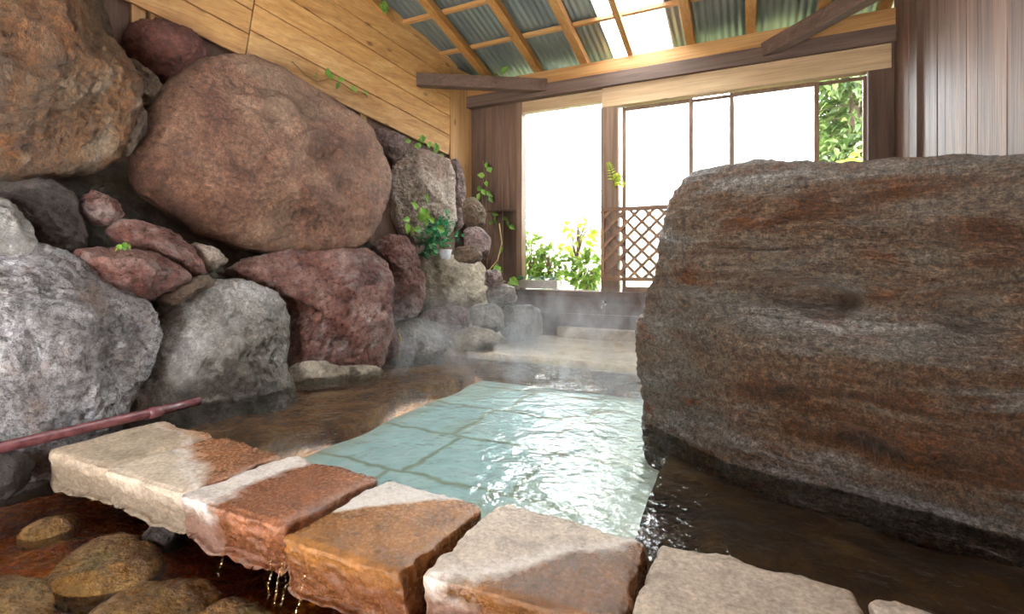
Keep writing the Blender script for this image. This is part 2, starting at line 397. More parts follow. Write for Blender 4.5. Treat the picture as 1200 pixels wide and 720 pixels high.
M['straw'] = plain_mat('straw', (.42,.28,.12), .7)
M['bark'] = plain_mat('bark', (.14,.09,.06), .85, 0, .3, 5, .6)
M['ground'] = rock_mat('forest_floor', [(.05,.06,.02), (.10,.12,.04), (.16,.17,.07)], scale=1.2, rough=(.8,.95))

# ------------------------------------------------------------------ rocks
_ico = {}
def ico(sub):
    if sub not in _ico:
        bm = bmesh.new(); bmesh.ops.create_icosphere(bm, subdivisions=sub, radius=1)
        bm.verts.ensure_lookup_table()
        v = np.array([q.co[:] for q in bm.verts]); f = np.array([[q.index for q in p.verts] for p in bm.faces]); bm.free()
        v /= np.linalg.norm(v, axis=1)[:, None]
        _ico[sub] = (v, f)
    return _ico[sub]
def mesh_np(name, v, f):
    me = bpy.data.meshes.new(name); k = f.shape[1]
    me.vertices.add(len(v)); me.vertices.foreach_set('co', v.astype(np.float32).ravel())
    me.loops.add(f.size); me.loops.foreach_set('vertex_index', f.astype(np.int32).ravel())
    me.polygons.add(len(f)); me.polygons.foreach_set('loop_start', np.arange(0, f.size, k, dtype=np.int32))
    me.update(calc_edges=True); me.validate(); return me
def outline_r(pts, th, smooth=1):
    """radius of a star-shaped closed outline at the angles th"""
    for _ in range(smooth):
        q = np.roll(pts, -1, 0); pts = np.stack([pts*.8+q*.2, pts*.2+q*.8], 1).reshape(-1, 2)
    r = np.full(len(th), 1e-3); d = np.stack([np.cos(th), np.sin(th)], 1)
    for i in range(len(pts)):
        a = pts[i]; b = pts[(i+1) % len(pts)]; e = b-a
        den = d[:, 0]*(-e[1])+d[:, 1]*e[0]; den = np.where(abs(den) < 1e-9, 1e-9, den)
        t = (a[0]*(-e[1])+a[1]*e[0])/den
        u = (d[:, 0]*a[1]-d[:, 1]*a[0])/den
        ok = (t > 0) & (u >= -1e-6) & (u <= 1+1e-6)
        r = np.where(ok, np.maximum(r, t), r)
    return r
def rock(name, label, poly, mat, front=.3, back=.3, off=0.0, depth=None, facing=.45, sub=6, e=.55, cuts=11, amp=.06, fine=.03, strata=0, seed=1, cat='rock', group='stones of the rock wall', crack=0, pocket=None, sm=1, plane=None):
    rs = np.random.RandomState(seed)
    poly = np.array(poly, float); cpx = poly.mean(0)
    P0 = onD(cpx[0], cpx[1], depth) if depth else on_lean(*cpx)
    r = ray(*cpx); r /= np.linalg.norm(r)
    wn = np.array([.97, -.12, .2]) if depth is None else -r
    n = facing*wn-(1-facing)*r; n /= np.linalg.norm(n)
    P0 = P0+n*off
    v = np.array([0, 0, 1.])-n*n[2]; v /= np.linalg.norm(v); u = np.cross(v, n)
    if plane is not None:
        n = np.array(plane[1], float); n /= np.linalg.norm(n); pp0 = np.array(plane[0], float); d = ray(*cpx)
        P0 = CAM+d*(np.dot(pp0-CAM, n)/np.dot(d, n))
        v = np.array([0, 0, 1.])-n*n[2]; v /= np.linalg.norm(v); u = np.cross(v, n)
    q = []
    for x, y in poly:
        d = ray(x, y); t = np.dot(P0-CAM, n)/np.dot(d, n); w = CAM+t*d-P0; q.append((np.dot(w, u), np.dot(w, v)))
    q = np.array(q); c = (q.max(0)+q.min(0))/2*.5+q.mean(0)*.5
    q -= c; P0 = P0+u*c[0]+v*c[1]
    V, Fc = ico(sub)
    th = np.arctan2(V[:, 1], V[:, 0]); rho = np.sqrt(np.clip(1-V[:, 2]**2, 0, 1)); z = V[:, 2]
    s = rho**e; zz = np.sign(z)*np.abs(z)**e
    N = np.stack([s*np.cos(th), s*np.sin(th), zz], 1)
    N0 = N.copy()
    for _ in range(cuts):
        a = rs.uniform(0, 2*math.pi); k = rs.uniform(.3, .95)
        d = np.array([math.cos(a)*math.sqrt(1-k*k), math.sin(a)*math.sqrt(1-k*k), k]); cc = rs.uniform(.66, .96)
        dp = N@d-cc; N -= np.outer(np.maximum(dp, 0)*.9, d)
    for _ in range(cuts*4):
        d = rs.normal(size=3); d[2] = abs(d[2]); d /= np.linalg.norm(d)
        sup = (N@d).max(); dp = N@d-(sup-rs.uniform(.02, .09)); N -= np.outer(np.maximum(dp, 0)*.95, d)
    N = N0+(N-N0)*(1-.85*np.exp(-(V[:, 2]/.3)**2))[:, None]
    s = np.sqrt(N[:, 0]**2+N[:, 1]**2)
    R = outline_r(q, th, sm)
    T = np.where(N[:, 2] > 0, front, back)
    L = np.stack([s*R*np.cos(th), s*R*np.sin(th), N[:, 2]*T], 1)
    size = R.mean(); o = rs.uniform(0, 90, 3)
    dirn = V.copy(); dirn[:, 2] *= 1.3
    edge = 1-.55*np.exp(-(V[:, 2]/.35)**2)          # keep the outline
    k1 = fbm(L/size*1.3+o, 4); k2 = fbm(L/size*3.1+o*2, 4, True); k3 = fbm(L*7+o, 5, True)
    k4 = fbm(L*26+o, 2)
    disp = (k1*amp*1.6+(k2-.3)*amp*1.0)*size*edge+k3*fine+k4*fine*.6
    if strata:
        Ls = L*np.array([1.2, 9, 1.2])+o; Ls[:, 1] += perlin(L*1.3+o)*1.2
        disp += (fbm(Ls, 4)*1.3+fbm(Ls*2.3, 3, True)*.5)*strata*(.35+.65*edge)
    if crack:
        kk = perlin(L/size*1.1+o*3); disp -= np.exp(-(kk/.012)**2)*crack*(V[:, 2] > .1)
    if pocket:
        for (px, py, rad, dep) in pocket:
            d = ray(px, py); t = np.dot(P0-CAM, n)/np.dot(d, n); w = CAM+t*d-P0
            g = np.exp(-(((L[:, 0]-np.dot(w, u))/rad)**2+((L[:, 1]-np.dot(w, v))/(rad*.55))**2))*(V[:, 2] > 0)
            L[:, 2] -= g*dep
    L = L+dirn*disp[:, None]
    W = L[:, :1]*u+L[:, 1:2]*v+L[:, 2:]*n
    base = P0+np.array([0, 0, W[:, 2].min()])
    me = mesh_np(name, W-np.array([0, 0, W[:, 2].min()]), Fc)
    ob = link(name, me, mat, smooth=True); ob.location = Vector(base)
    return tag(ob, label, cat, group)

rock('boulder', 'huge ochre and orange streaked boulder at the top left corner',
     [(-130,-60),(60,-70),(96,-8),(113,36),(138,62),(153,90),(158,115),(151,150),(139,184),(112,199),(84,204),(40,208),(-40,210),(-130,190)], M['rock_orange'], front=.5, back=.5, off=.15, sub=7, amp=.05, cuts=5, seed=11, cat='boulder')
rock('stone', 'pale splinter of stone beside the ochre boulder and under the boards',
     [(82,-12),(116,-8),(124,22),(136,55),(131,62),(112,47),(97,24)], M['rock_brown'], front=.1, back=.1, off=.1, sub=4, seed=12, cat='stone')
rock('rock', 'small dark red rock wedged directly under the plank wall',
     [(146,46),(157,29),(190,29),(222,38),(240,57),(238,70),(206,90),(190,94),(160,76),(147,62)], M['rock_darkred'], front=.28, back=.2, off=.02, seed=13, amp=.04)
rock('boulder', 'giant rounded reddish boulder under the plank wall, largest on the left',
     [(153,210),(157,165),(172,132),(192,98),(232,72),(268,65),(298,68),(332,85),(372,108),(407,130),(434,150),(453,183),(461,210),(456,240),(441,265),(425,285),(400,294),(360,298),(320,296),(285,291),(250,281),(213,266),(183,246),(160,228)],
     M['rock_red'], front=.42, back=.35, off=.1, sub=7, amp=.05, cuts=10, e=.5, seed=21, cat='boulder', fine=.02)
rock('stone', 'dark brown stone between the ochre boulder and the giant red one',
     [(146,66),(188,95),(180,122),(158,124),(150,92)], M['rock_brown'], front=.1, back=.15, off=.12, sub=5, seed=14, cat='stone')
rock('stone', 'small tan stone chinked into the gap left of the giant red boulder',
     [(143,125),(172,128),(166,157),(151,185),(139,172)], M['rock_brown'], front=.12, back=.1, off=.16, sub=5, seed=15, cat='stone')
rock('rock', 'dark hollowed lump with a pale lower edge at the left photo edge',
     [(0,226),(40,210),(70,216),(88,233),(98,258),(99,292),(60,296),(36,284),(18,262)], M['rock_dark'], front=.16, back=.2, off=-.02, seed=16)
rock('rock', 'small grey brown rock cut by the left frame, above the pale grey boulder',
     [(-40,228),(2,232),(18,247),(39,280),(36,300),(-40,300)], M['rock_grey2'], front=.22, back=.2, off=.12, seed=17, sub=4)
rock('stone', 'little red stone above the two flat red slabs of rock',
     [(97,232),(112,226),(135,240),(141,252),(125,262),(105,259)], M['rock_red_wet'], front=.12, back=.15, off=0, seed=18, sub=5, cat='stone')
rock('rock', 'flat red rock tucked under the giant boulder, upper of two',
     [(127,270),(145,258),(180,266),(215,283),(241,318),(228,324),(200,311),(165,297),(135,282)], M['rock_red_wet'], front=.2, back=.2, off=.06, seed=19)
rock('rock', 'flat red rock lying just above the pale grey boulder, lower of two',
     [(84,296),(130,292),(175,299),(206,311),(222,325),(206,336),(190,342),(165,354),(140,347),(110,322)], M['rock_red_wet'], front=.22, back=.2, off=.12, seed=20)
rock('stone', 'cracked pale stone under the lower left of the giant boulder',
     [(223,284),(250,294),(265,306),(243,320),(230,306)], M['rock_beige'], front=.12, back=.12, off=.05, seed=22, sub=5, cat='stone')
rock('boulder', 'pale grey glistening boulder with cracks behind the maroon pipe',
     [(-90,300),(0,290),(45,290),(82,300),(115,325),(150,345),(172,362),(182,385),(179,412),(166,442),(152,472),(138,500),(120,540),(50,560),(0,570),(-90,575)],
     M['rock_grey'], front=.4, back=.4, off=-.12, sub=7, amp=.055, cuts=8, seed=23, cat='boulder', crack=.014)
rock('boulder', 'grey brown rock with a bright right edge standing in the pool beside the pipe',
     [(146,500),(150,465),(170,422),(180,378),(196,346),(230,333),(265,329),(297,335),(326,352),(336,372),(336,400),(330,425),(337,442),(346,470),(348,500),(300,515),(185,520)],
     M['rock_grey2'], front=.33, back=.35, off=-.1, sub=7, amp=.05, cuts=8, seed=24, cat='boulder')
rock('stone', 'tan wedge of stone on top of the grey brown rock',
     [(186,352),(205,336),(240,322),(250,334),(225,346),(205,358)], M['rock_brown'], front=.15, back=.15, off=.1, seed=25, sub=5, cat='stone')
rock('boulder', 'rough pinkish red boulder at the waterline below the giant one',
     [(262,322),(290,305),(330,298),(380,294),(424,292),(446,305),(456,330),(454,365),(446,400),(442,432),(435,455),(380,460),(340,460),(333,430),(338,400),(336,365),(308,341)],
     M['rock_red_wet'], front=.36, back=.35, off=.0, sub=7, amp=.06, cuts=8, seed=26, cat='boulder', crack=.0)
rock('rock', 'tall deep red rock between the pinkish boulder and the cream one',
     [(436,292),(450,276),(474,277),(486,295),(494,320),(495,350),(488,369),(470,374),(454,364),(458,330),(450,306)], M['rock_red_wet'], front=.28, back=.25, off=.04, seed=27, cuts=9)
rock('boulder', 'tall beige boulder at the far end of the rock wall under the boards',
     [(459,193),(476,177),(499,178),(522,187),(530,200),(531,230),(534,262),(525,276),(490,286),(466,272),(455,245)], M['rock_beige'], front=.3, back=.3, off=.03, sub=7, seed=28, cat='boulder')
rock('rock', 'narrow reddish rock standing against the dark corner panel',
     [(526,190),(535,185),(542,205),(546,248),(541,268),(530,272),(528,228)], M['rock_pink'], front=.2, back=.2, off=.0, seed=29, sub=4)
rock('rock', 'small wedge of pinkish rock under the plank bottoms beside the beige boulder',
     [(438,150),(468,158),(480,168),(464,190),(452,182),(438,164)], M['rock_pink'], front=.15, back=.15, off=.0, seed=30, sub=4)
rock('stone', 'round brownish stone beside the window panel, topmost of its stack',
     [(543,236),(557,232),(569,250),(567,264),(545,267)], M['rock_brown'], front=.15, back=.15, depth=6.0, seed=31, sub=5, cat='stone')
rock('stone', 'round pinkish stone beside the window panel, middle of its stack',
     [(545,269),(562,267),(574,280),(571,300),(556,304),(545,287)], M['rock_pink'], front=.15, back=.15, depth=5.9, seed=32, sub=5, cat='stone')
rock('stone', 'flat brown stone lying on the cream rock beside the potted plant',
     [(533,292),(555,289),(563,298),(562,307),(533,305)], M['rock_brown'], front=.12, back=.12, depth=5.7, seed=33, sub=5, cat='stone')
rock('boulder', 'cream rock with a flat top that carries the potted plant',
     [(488,302),(520,300),(550,302),(564,310),(571,335),(569,360),(560,368),(546,354),(535,368),(510,371),(495,364),(491,330)], M['rock_cream'], front=.3, back=.25, off=.05, seed=34, sub=5, cat='boulder', cuts=9)
rock('rock', 'pinkish grey rock below the cream one near the water',
     [(489,374),(510,362),(540,360),(550,370),(547,392),(535,405),(505,408),(489,390)], M['rock_pink'], front=.2, back=.2, off=.1, seed=35)
rock('boulder', 'dark grey rock with a yellow seam standing in the water, far left of pool',
     [(461,424),(462,395),(470,380),(486,374),(506,378),(521,392),(528,414),(530,435),(495,440),(465,438)], M['rock_grey2'], front=.25, back=.22, off=.2, seed=36, cat='boulder')
rock('stone', 'small reddish stone left of the dark grey waterside rock',
     [(446,394),(456,385),(464,392),(464,416),(450,424)], M['rock_red_wet'], front=.12, back=.12, off=.1, seed=37, sub=5, cat='stone')
rock('stone', 'pale lump of stone at the foot of the pinkish red boulder',
     [(336,437),(352,425),(375,423),(395,431),(430,427),(447,433),(440,448),(340,452)], M['rock_cream'], front=.1, back=.1, off=.18, seed=38, sub=5, cat='stone')
rock('stone', 'small brown stone below the vine beside the planter',
     [(568,318),(585,318),(590,334),(570,336)], M['rock_pink'], front=.12, back=.12, depth=5.9, seed=39, sub=5, cat='stone')
rock('rock', 'grey stone at the left end of the window sill, above the steam',
     [(571,337),(600,334),(606,356),(573,360)], M['rock_grey2'], front=.15, back=.2, depth=5.95, seed=40, sub=4)
rock('rock', 'square grey stone right of the pinkish grey rock',
     [(548,360),(587,357),(590,388),(552,390)], M['rock_grey2'], front=.18, back=.2, depth=5.8, seed=41, sub=4)
rock('rock', 'low pale stone at the back of the wet ledge',
     [(530,392),(555,384),(578,388),(590,400),(560,412),(530,412)], M['rock_cream'], front=.18, back=.2, depth=5.5, seed=42, sub=4)
rock('rock', 'broad grey block against the back wall left of the dark boards',
     [(586,360),(632,358),(636,396),(590,400)], M['rock_grey2'], front=.12, back=.15, depth=6.0, seed=43, sub=4)
# the big free-standing boulder on the right
rock('boulder', 'enormous banded grey and rust boulder standing in the pool on the right',
     [(752,420),(750,385),(762,352),(778,318),(784,280),(800,232),(818,207),(858,203),(915,195),(1000,197),(1090,184),(1200,184),(1330,190),(1400,260),(1420,420),(1440,860),(1300,860),(1180,840),(1080,810),(980,780),(880,735),(810,690),(778,640),(768,560),(760,490)],
     M['boulder'], front=.42, back=.55, plane=((-.5+.3*.40, 2.87+.954*.40, 0), (-.30,-.954,0)), sub=8, e=.5, cuts=6, amp=.03, fine=.016, strata=.05, seed=51, cat='boulder', group='boulders set around the pool',
     pocket=[(970,345,.15,.30),(1000,352,.07,.18),(925,338,.12,.12),(1110,358,.12,.16),(1150,372,.1,.1),(860,480,.1,.1),(1010,490,.12,.1)], sm=1)

# mortar between the stones and the bank they are set in
def grid(name, fn, nu, nv, mat, amp=0., freq=1.5, kind='structure', axis=(0,0,1), seed=0):
    P = np.array([fn(i/nu, j/nv) for j in range(nv+1) for i in range(nu+1)], float)
    P = P+np.outer(fbm(P*freq+seed, 5)*amp, np.array(axis, float))
    f = np.array([[j*(nu+1)+i, j*(nu+1)+i+1, (j+1)*(nu+1)+i+1, (j+1)*(nu+1)+i] for j in range(nv) for i in range(nu)])
    o = link(name, mesh_np(name, P, f), mat, smooth=True); o['kind'] = kind; return o
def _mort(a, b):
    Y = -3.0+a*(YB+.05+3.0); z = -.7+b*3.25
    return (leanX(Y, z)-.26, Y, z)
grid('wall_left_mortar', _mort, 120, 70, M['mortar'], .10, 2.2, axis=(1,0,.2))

# ------------------------------------------------------------------ plank wall on the left
def plank_wall():
    mb = MB()
    vec = DW; up = np.cross(NW, vec); up = up if up[2] > 0 else -up
    def zline(px, py): p = on_wall(px, py); return p
    p_right = on_wall(526, 182)
    heights = []
    for y in (182, 158, 135.4, 114.3, 91.8): heights.append(np.dot(on_wall(525.6, y)-p_right, up))
    w = heights[-1]-heights[-2]
    while heights[-1] < 3.0: heights.append(heights[-1]+w)
    sL = np.dot(on_wall(292, 40)-p_right, vec)
    def board(s0, s1, h0, h1):
        mb.v, mb.f  # collected
        c0 = p_right+vec*s0+up*(h0+h1)/2-NW*.012; c1 = p_right+vec*s1+up*(h0+h1)/2-NW*.012
        mb.beam(c0, c1, .026, abs(h1-h0)-.011, up)
    for h0, h1 in zip(heights[:-1], heights[1:]): board(sL+.006, -.01, h0, h1)
    off = np.dot(on_wall(277, 62.6)-p_right, up); step = .235
    for k in range(12): board(sL-7.0, sL-.006, off+step*k, off+step*(k+1))
    o = mb.build('wall_left', M['pine'], bevel=.003); o['kind'] = 'structure'
    # backing behind the boards (dark gaps)
    b = MB(); q0 = p_right+vec*(sL-7.0)-NW*.06-up*.05; q1 = p_right+vec*.35-NW*.06-up*.05
    b.beam(q0+up*1.1, q1+up*1.1, .03, 5.0, up); o2 = b.build('wall_left_backing', M['dark_z']); o2['kind'] = 'structure'
    # stub posts under the boards
    for i, (x, y) in enumerate(((424, 135), (160, 24), (182, 30))):
        pt = on_wall(x, y, -.05); m = MB(); m.box((pt[0]-.03, pt[1]-.05, pt[2]-.35), (pt[0]+.03, pt[1]+.05, pt[2]+.2))
        k = m.build('trim_%d' % (i+1), M['pine_z'], bevel=.004); k['kind'] = 'structure'
    m = MB(); a = on_wall(527, 150, .0); c = CORN
    m.beam((np.array([a[0], a[1], 0])+np.array([c[0], c[1], 0]))/2+np.array([0,0,1.8]), (np.array([a[0], a[1], 0])+np.array([c[0], c[1], 0]))/2+np.array([0,0,3.75]), .03, np.linalg.norm((a-c)[:2])-.01, DH)
    k = m.build('trim_4', M['pine_z'], bevel=.004); k['kind'] = 'structure'
plank_wall()

# ------------------------------------------------------------------ back wall
def X_at(px, Y=YB): return float(onY(px, 200, Y)[0])
def Z_at(px, py, Y=YB): return float(onY(px, py, Y)[2])
zs = .63                                        # window sill
zh = Z_at(707, 128)                             # underside of the pale header
def slabx(name, x0, x1, z0, z1, y0, y1, mat, bev=.006, kind='structure'):
    m = MB(); m.box((x0, y0, z0), (x1, y1, z1)); o = m.build(name, mat, bevel=bev); o['kind'] = kind; return o
z_b = Z_at(707, 103.5); z_d = Z_at(707, 92); z_p = Z_at(707, 74)
slabx('wall_back_beam', -3.75, XR, z_b-.02, z_d+.02, YB-.12, YB+.12, M['dark_x'])
slabx('wall_back_plate', -3.75, XR, z_d+.02, z_p, YB-.09, YB+.12, M['pine_x'])
slabx('wall_back_header', X_at(707), X_at(1043), zh, z_b-.02, YB-.07, YB+.06, M['pale_x'])
slabx('wall_back_lintel', X_at(609), X_at(707), Z_at(660, 126), z_b-.02, YB-.02, YB+.10, M['pale_x'])
# dark vertical boards left of the window
slabx('wall_back_return', -4.6, X_at(552)+.01, -.6, 4.4, YB+.03, YB+.06, M['dark_z'])
m = MB(); x0, x1 = X_at(552), X_at(607); n = 3; zl = Z_at(580, 247)
for i in range(n): m.box((x0+(x1-x0)*i/n+.002, YB, zl), (x0+(x1-x0)*(i+1)/n-.002, YB+.03, z_b))
for i in range(n): m.box((x0+(x1-x0)*i/n+.002, YB+.03, -.2), (x0+(x1-x0)*(i+1)/n-.002, YB+.05, zl))
m.box((x0, YB-.008, zl-.015), (x1, YB+.03, zl+.015))
o = m.build('wall_back_boards', M['dark_z'], bevel=.003); o['kind'] = 'structure'
# below the sill: dark horizontal boards
m = MB(); nb = 3
for i in range(nb): m.box((-3.7, YB-.01, -.15+(zs+.08)*i/nb+.004), (XR, YB+.04, -.15+(zs+.08)*(i+1)/nb))
o = m.build('wall_back', M['dark_x'], bevel=.004); o['kind'] = 'structure'
slabx('trim_5', X_at(600), XR, zs-.07, zs, YB-.14, YB+.16, M['dark_x'])
slabx('trim_6', X_at(606), X_at(612.5), zs, z_b, YB-.03, YB+.12, M['frame_z'])
slabx('trim_7', X_at(706), X_at(726), zs, zh, YB-.08, YB+.06, M['frame_z'])
slabx('trim_8', X_at(1016), X_at(1047), -.1, zh+.3, YB-.06, YB+.10, M['dark_z'])
def window(n, xa, xb, z0, z1, y, fw, glassm, mat='frame_z'):
    m = MB()
    m.box((xa, y, z0), (xa+fw, y+.035, z1)); m.box((xb-fw, y, z0), (xb, y+.035, z1))
    m.box((xa+fw, y+.002, z0), (xb-fw, y+.033, z0+fw*1.4)); m.box((xa+fw, y+.002, z1-fw), (xb-fw, y+.033, z1))
    o = m.build('window_%d' % n, M[mat], bevel=.003); o['kind'] = 'structure'
    g = MB(); g.box((xa+fw-.004, y+.015, z0+fw), (xb-fw+.004, y+.019, z1-fw*.8)); g.build('pane', M[glassm], parent=o)
    return o
# hazy sheet in the left opening, set at the outer edge of a deep sill
m = MB(); m.box((X_at(609)-.2, YB+.5, zs-.1), (X_at(707)+.2, YB+.504, z_b)); o = m.build('window_1', M['film']); o['kind'] = 'structure'
ztop = zh-.015
window(2, X_at(729), X_at(812), zs, ztop, YB+.00, .045, 'fogged')
window(3, X_at(808), X_at(860), zs, ztop, YB+.04, .035, 'fogged')
window(4, X_at(855), X_at(960), zs, ztop, YB+.00, .045, 'fogged')
window(5, X_at(955), X_at(1017), zs, ztop, YB+.04, .035, 'clear')

# right wall of upright boards with a post
m = MB(); y = YB-.0; zt = 5.4; rs = random.Random(4)
while y > -3.0:
    w = rs.uniform(.16, .22); xo = XR+rs.uniform(0, .006)
    m.box((xo, y-w+.003, -.4), (XR+.03, y, zt))
    y -= w
o = m.build('wall_right', M['cedar_z'], bevel=.003); o['kind'] = 'structure'
yp = float(onX(1078, 100, XR)[1])
slabx('wall_right_post', XR-.035, XR+.02, -.4, 5.0, yp-.05, yp+.03, M['dark_z'])

# wall behind the camera, with an added doorway sized for the fill light
m = MB(); x = -6.0; rs = random.Random(8)
while x < XR:
    w = rs.uniform(.17, .23)
    if -3.0 < x < -1.1: m.box((x, -3.03, 2.0), (x+w-.003, -3.0, 6.2))
    else: m.box((x, -3.03, -.6), (x+w-.003, -3.0, 6.2))
    x += w
o = m.build('wall_front', M['cedar_z'], bevel=.003); o['kind'] = 'structure'
# ------------------------------------------------------------------ roof
zr = 3.575; sl = .248; YN = -3.2
def roof_z(Y): return zr+sl*(YB-Y)
def corr(name, xa, xb, ya, yb, mat, zoff=.155):
    n = max(4, int((xb-xa)/.0127)); P = []
    for j in (0, 1):
        Y = ya if j == 0 else yb
        for i in range(n+1):
            X = xa+(xb-xa)*i/n; P.append((X, Y, roof_z(Y)+zoff+.010*math.sin(2*math.pi*X/.076)))
    f = np.array([[i, i+1, n+2+i, n+1+i] for i in range(n)])
    o = link(name, mesh_np(name, np.array(P), f), mat, smooth=True); o['kind'] = 'structure'; return o
xs0, xs1 = X_at(714), X_at(789); ysk = 2.0
corr('ceiling', -5.2, xs0+.03, YN, YB+.5, M['sheet'])
corr('ceiling_sheet', xs1-.03, XR+.5, YN, YB+.5, M['sheet'])
corr('ceiling_upper', xs0+.03, xs1-.03, YN, ysk, M['sheet'])
corr('window_6', xs0-.02, xs1+.02, ysk-.05, YB+.5, M['skylight'], .16)
names = ['nearest the plank wall', 'second from the plank wall', 'third from the plank wall', 'just left of the skylight', 'crossing the middle of the bright skylight', 'just right of the skylight',
         'third from the right wall', 'second from the right wall', 'nearest the right wall']
rx = [X_at(p) for p in (575, 632, 686, 740, 810, 880, 962)]
rx = [rx[0]-.62]+rx+[rx[-1]+.55]
names = ['set against the plank wall', 'second from the plank wall', 'third from the plank wall', 'between skylight and third rafter, just left of the skylight', 'crossing the middle of the bright skylight', 'just right of the skylight', 'second to the right of the skylight', 'second from the right wall', 'close to the right wall']
for i, X in enumerate(rx):
    m = MB(); w = .105 if i not in (4,) else .07
    m.beam((X, YN, roof_z(YN)+.05), (X, YB+.4, roof_z(YB+.4)+.05), w, .10)
    o = m.build('roof_rafter', M['pine_y'], origin=(X, YB, roof_z(YB)), bevel=.005)
    tag(o, 'warm pine roof rafter '+names[i], 'rafter', 'pine rafters under the roof sheets')
pn = ['lowest of the battens, close above the window wall', 'second up from the window wall', 'third up from the window wall', 'fourth up from the window wall']
for i, Y in enumerate((5.66, 5.0, 4.34, 3.68)):
    m = MB(); m.box((-5.2, Y-.03, roof_z(Y)+.098), (XR+.4, Y+.03, roof_z(Y)+.14)); o = m.build('roof_batten', M['pine_x'], origin=(0, Y, roof_z(Y)+.098))
    tag(o, 'thin pine roof batten crossing the rafters, '+(pn[i] if i < 4 else 'number %d up from the window wall' % (i+1)), 'batten', 'battens across the rafters')
def brace(name, label, a, b):
    m = MB(); m.beam(a, b, .13, .16); o = m.build(name, M['dark_x'], origin=tuple(np.minimum(a, b)), bevel=.006); tag(o, label, 'brace', 'corner braces under the roof')
a = on_wall(488, 94, .0); b = onY(640, 101, YB-.06)
brace('corner_brace', 'dark diagonal corner brace between the plank wall and the window beam', a, b)
a = onY(897, 60, YB-.06); b = onX(1088, -46, XR)
brace('corner_brace', 'dark diagonal corner brace between window beam and grey board wall', a, b)

# ------------------------------------------------------------------ trellis, planter, tap, pipe
ty = YB-.12
t0 = onY(704.5, 244, ty); tw0 = float(t0[0]); tw1 = X_at(862, ty); tz1 = float(t0[2]); tz0 = float(onY(704.5, 329, ty)[2])
tr = empty('trellis', (tw0, ty, tz0)); tag(tr, 'brown diamond lattice trellis hung on the window post beside the boulder', 'trellis')
m = MB(); m.box((tw0, ty-.015, tz1-.05), (tw1, ty+.015, tz1)); m.box((tw0, ty-.015, tz0), (tw1, ty+.015, tz0+.045)); m.box((tw0, ty-.015, tz0+.045), (tw0+.045, ty+.015, tz1-.05)); m.box((tw1-.045, ty-.015, tz0+.045), (tw1, ty+.015, tz1-.05))
m.build('frame', M['trellis'], parent=tr, bevel=.003)
m = MB(); H = tz1-tz0; step = .18
k = -8
for sgn, yo in ((1, -.006), (-1, .006)):
    s = tw0-H
    while s < tw1+H:
        xa, za, xb, zb = (s, tz0+.02, s+H-.04, tz1-.02) if sgn > 0 else (s, tz1-.02, s+H-.04, tz0+.02)
        pts = []
        f0 = max(0, (tw0+.02-xa)/(xb-xa)); f1 = min(1, (tw1-.02-xa)/(xb-xa))
        if f1-f0 > .03:
            m.beam((xa+(xb-xa)*f0, ty+yo, za+(zb-za)*f0), (xa+(xb-xa)*f1, ty+yo, za+(zb-za)*f1), .009, .036, (0,1,0) if False else (0,0,1))
        s += step
m.build('lattice', M['trellis'], parent=tr)

def small_leaves(mb, c, n, r, L, rs, updir=.4, W=.6):
    for _ in range(n):
        d = rs.normal(size=3); d /= np.linalg.norm(d); d[2] = d[2]*.6+updir
        p = np.array(c)+rs.normal(size=3)*r*.35+d*r*.5*rs.uniform(.2, 1)
        mb.leaf(p, d+rs.normal(size=3)*.3, rs.normal(size=3)*.5+np.array([0,-.4,1]), L*rs.uniform(.7, 1.3), L*W*rs.uniform(.8, 1.2))
RS = np.random.RandomState(5)
# planter box with succulents on the sill
pa = onY(605, 336, YB-.02); pb = onY(655, 338, YB-.02)
px0, px1 = float(pa[0]), float(pb[0])
pl = empty('planter_box', ((px0+px1)/2, YB, zs)); tag(pl, 'weathered grey planter box of rosettes on the sill at the left window', 'planter')
m = MB(); y0, y1 = YB-.1, YB+.06; zt = zs+.13
m.box((px0, y0, zs+.02), (px1, y0+.015, zt)); m.box((px0, y1-.015, zs+.02), (px1, y1, zt)); m.box((px0, y0+.015, zs+.02), (px0+.015, y1-.015, zt)); m.box((px1-.015, y0+.015, zs+.02), (px1, y1-.015, zt))
m.box((px0+.015, y0+.015, zs+.02), (px1-.015, y1-.015, zs+.04)); m.build('box', M['planter'], parent=pl, bevel=.004)
for xx in (px0+.04, px1-.04):
    m = MB(); m.box((xx-.015, y0+.01, zs), (xx+.015, y1-.01, zs+.02)); m.build('foot', M['planter'], parent=pl)
m = MB(); m.box((px0+.015, y0+.015, zt-.05), (px1-.015, y1-.015, zt-.015)); m.build('soil', M['soil'], parent=pl)
for k, mt in enumerate(('leaf_dark', 'leaf_silver', 'leaf_silver', 'leaf_silver')):
    m = MB(); cx = px0+.08+(px1-px0-.16)*k/3
    for ring, (nn, el, L) in enumerate(((9, .25, .075), (8, .7, .06), (5, 1.2, .045))):
        for q in range(nn):
            a = 2*math.pi*q/nn+ring*.3; d = np.array([math.cos(a)*math.cos(el), math.sin(a)*math.cos(el), math.sin(el)])
            m.leaf((cx, (y0+y1)/2-.02, zt+.01), d, (0,0,1) if el < 1 else (math.cos(a),math.sin(a),.2), L*1.25, L*.6)
    m.build('rosette', M[mt], parent=pl)

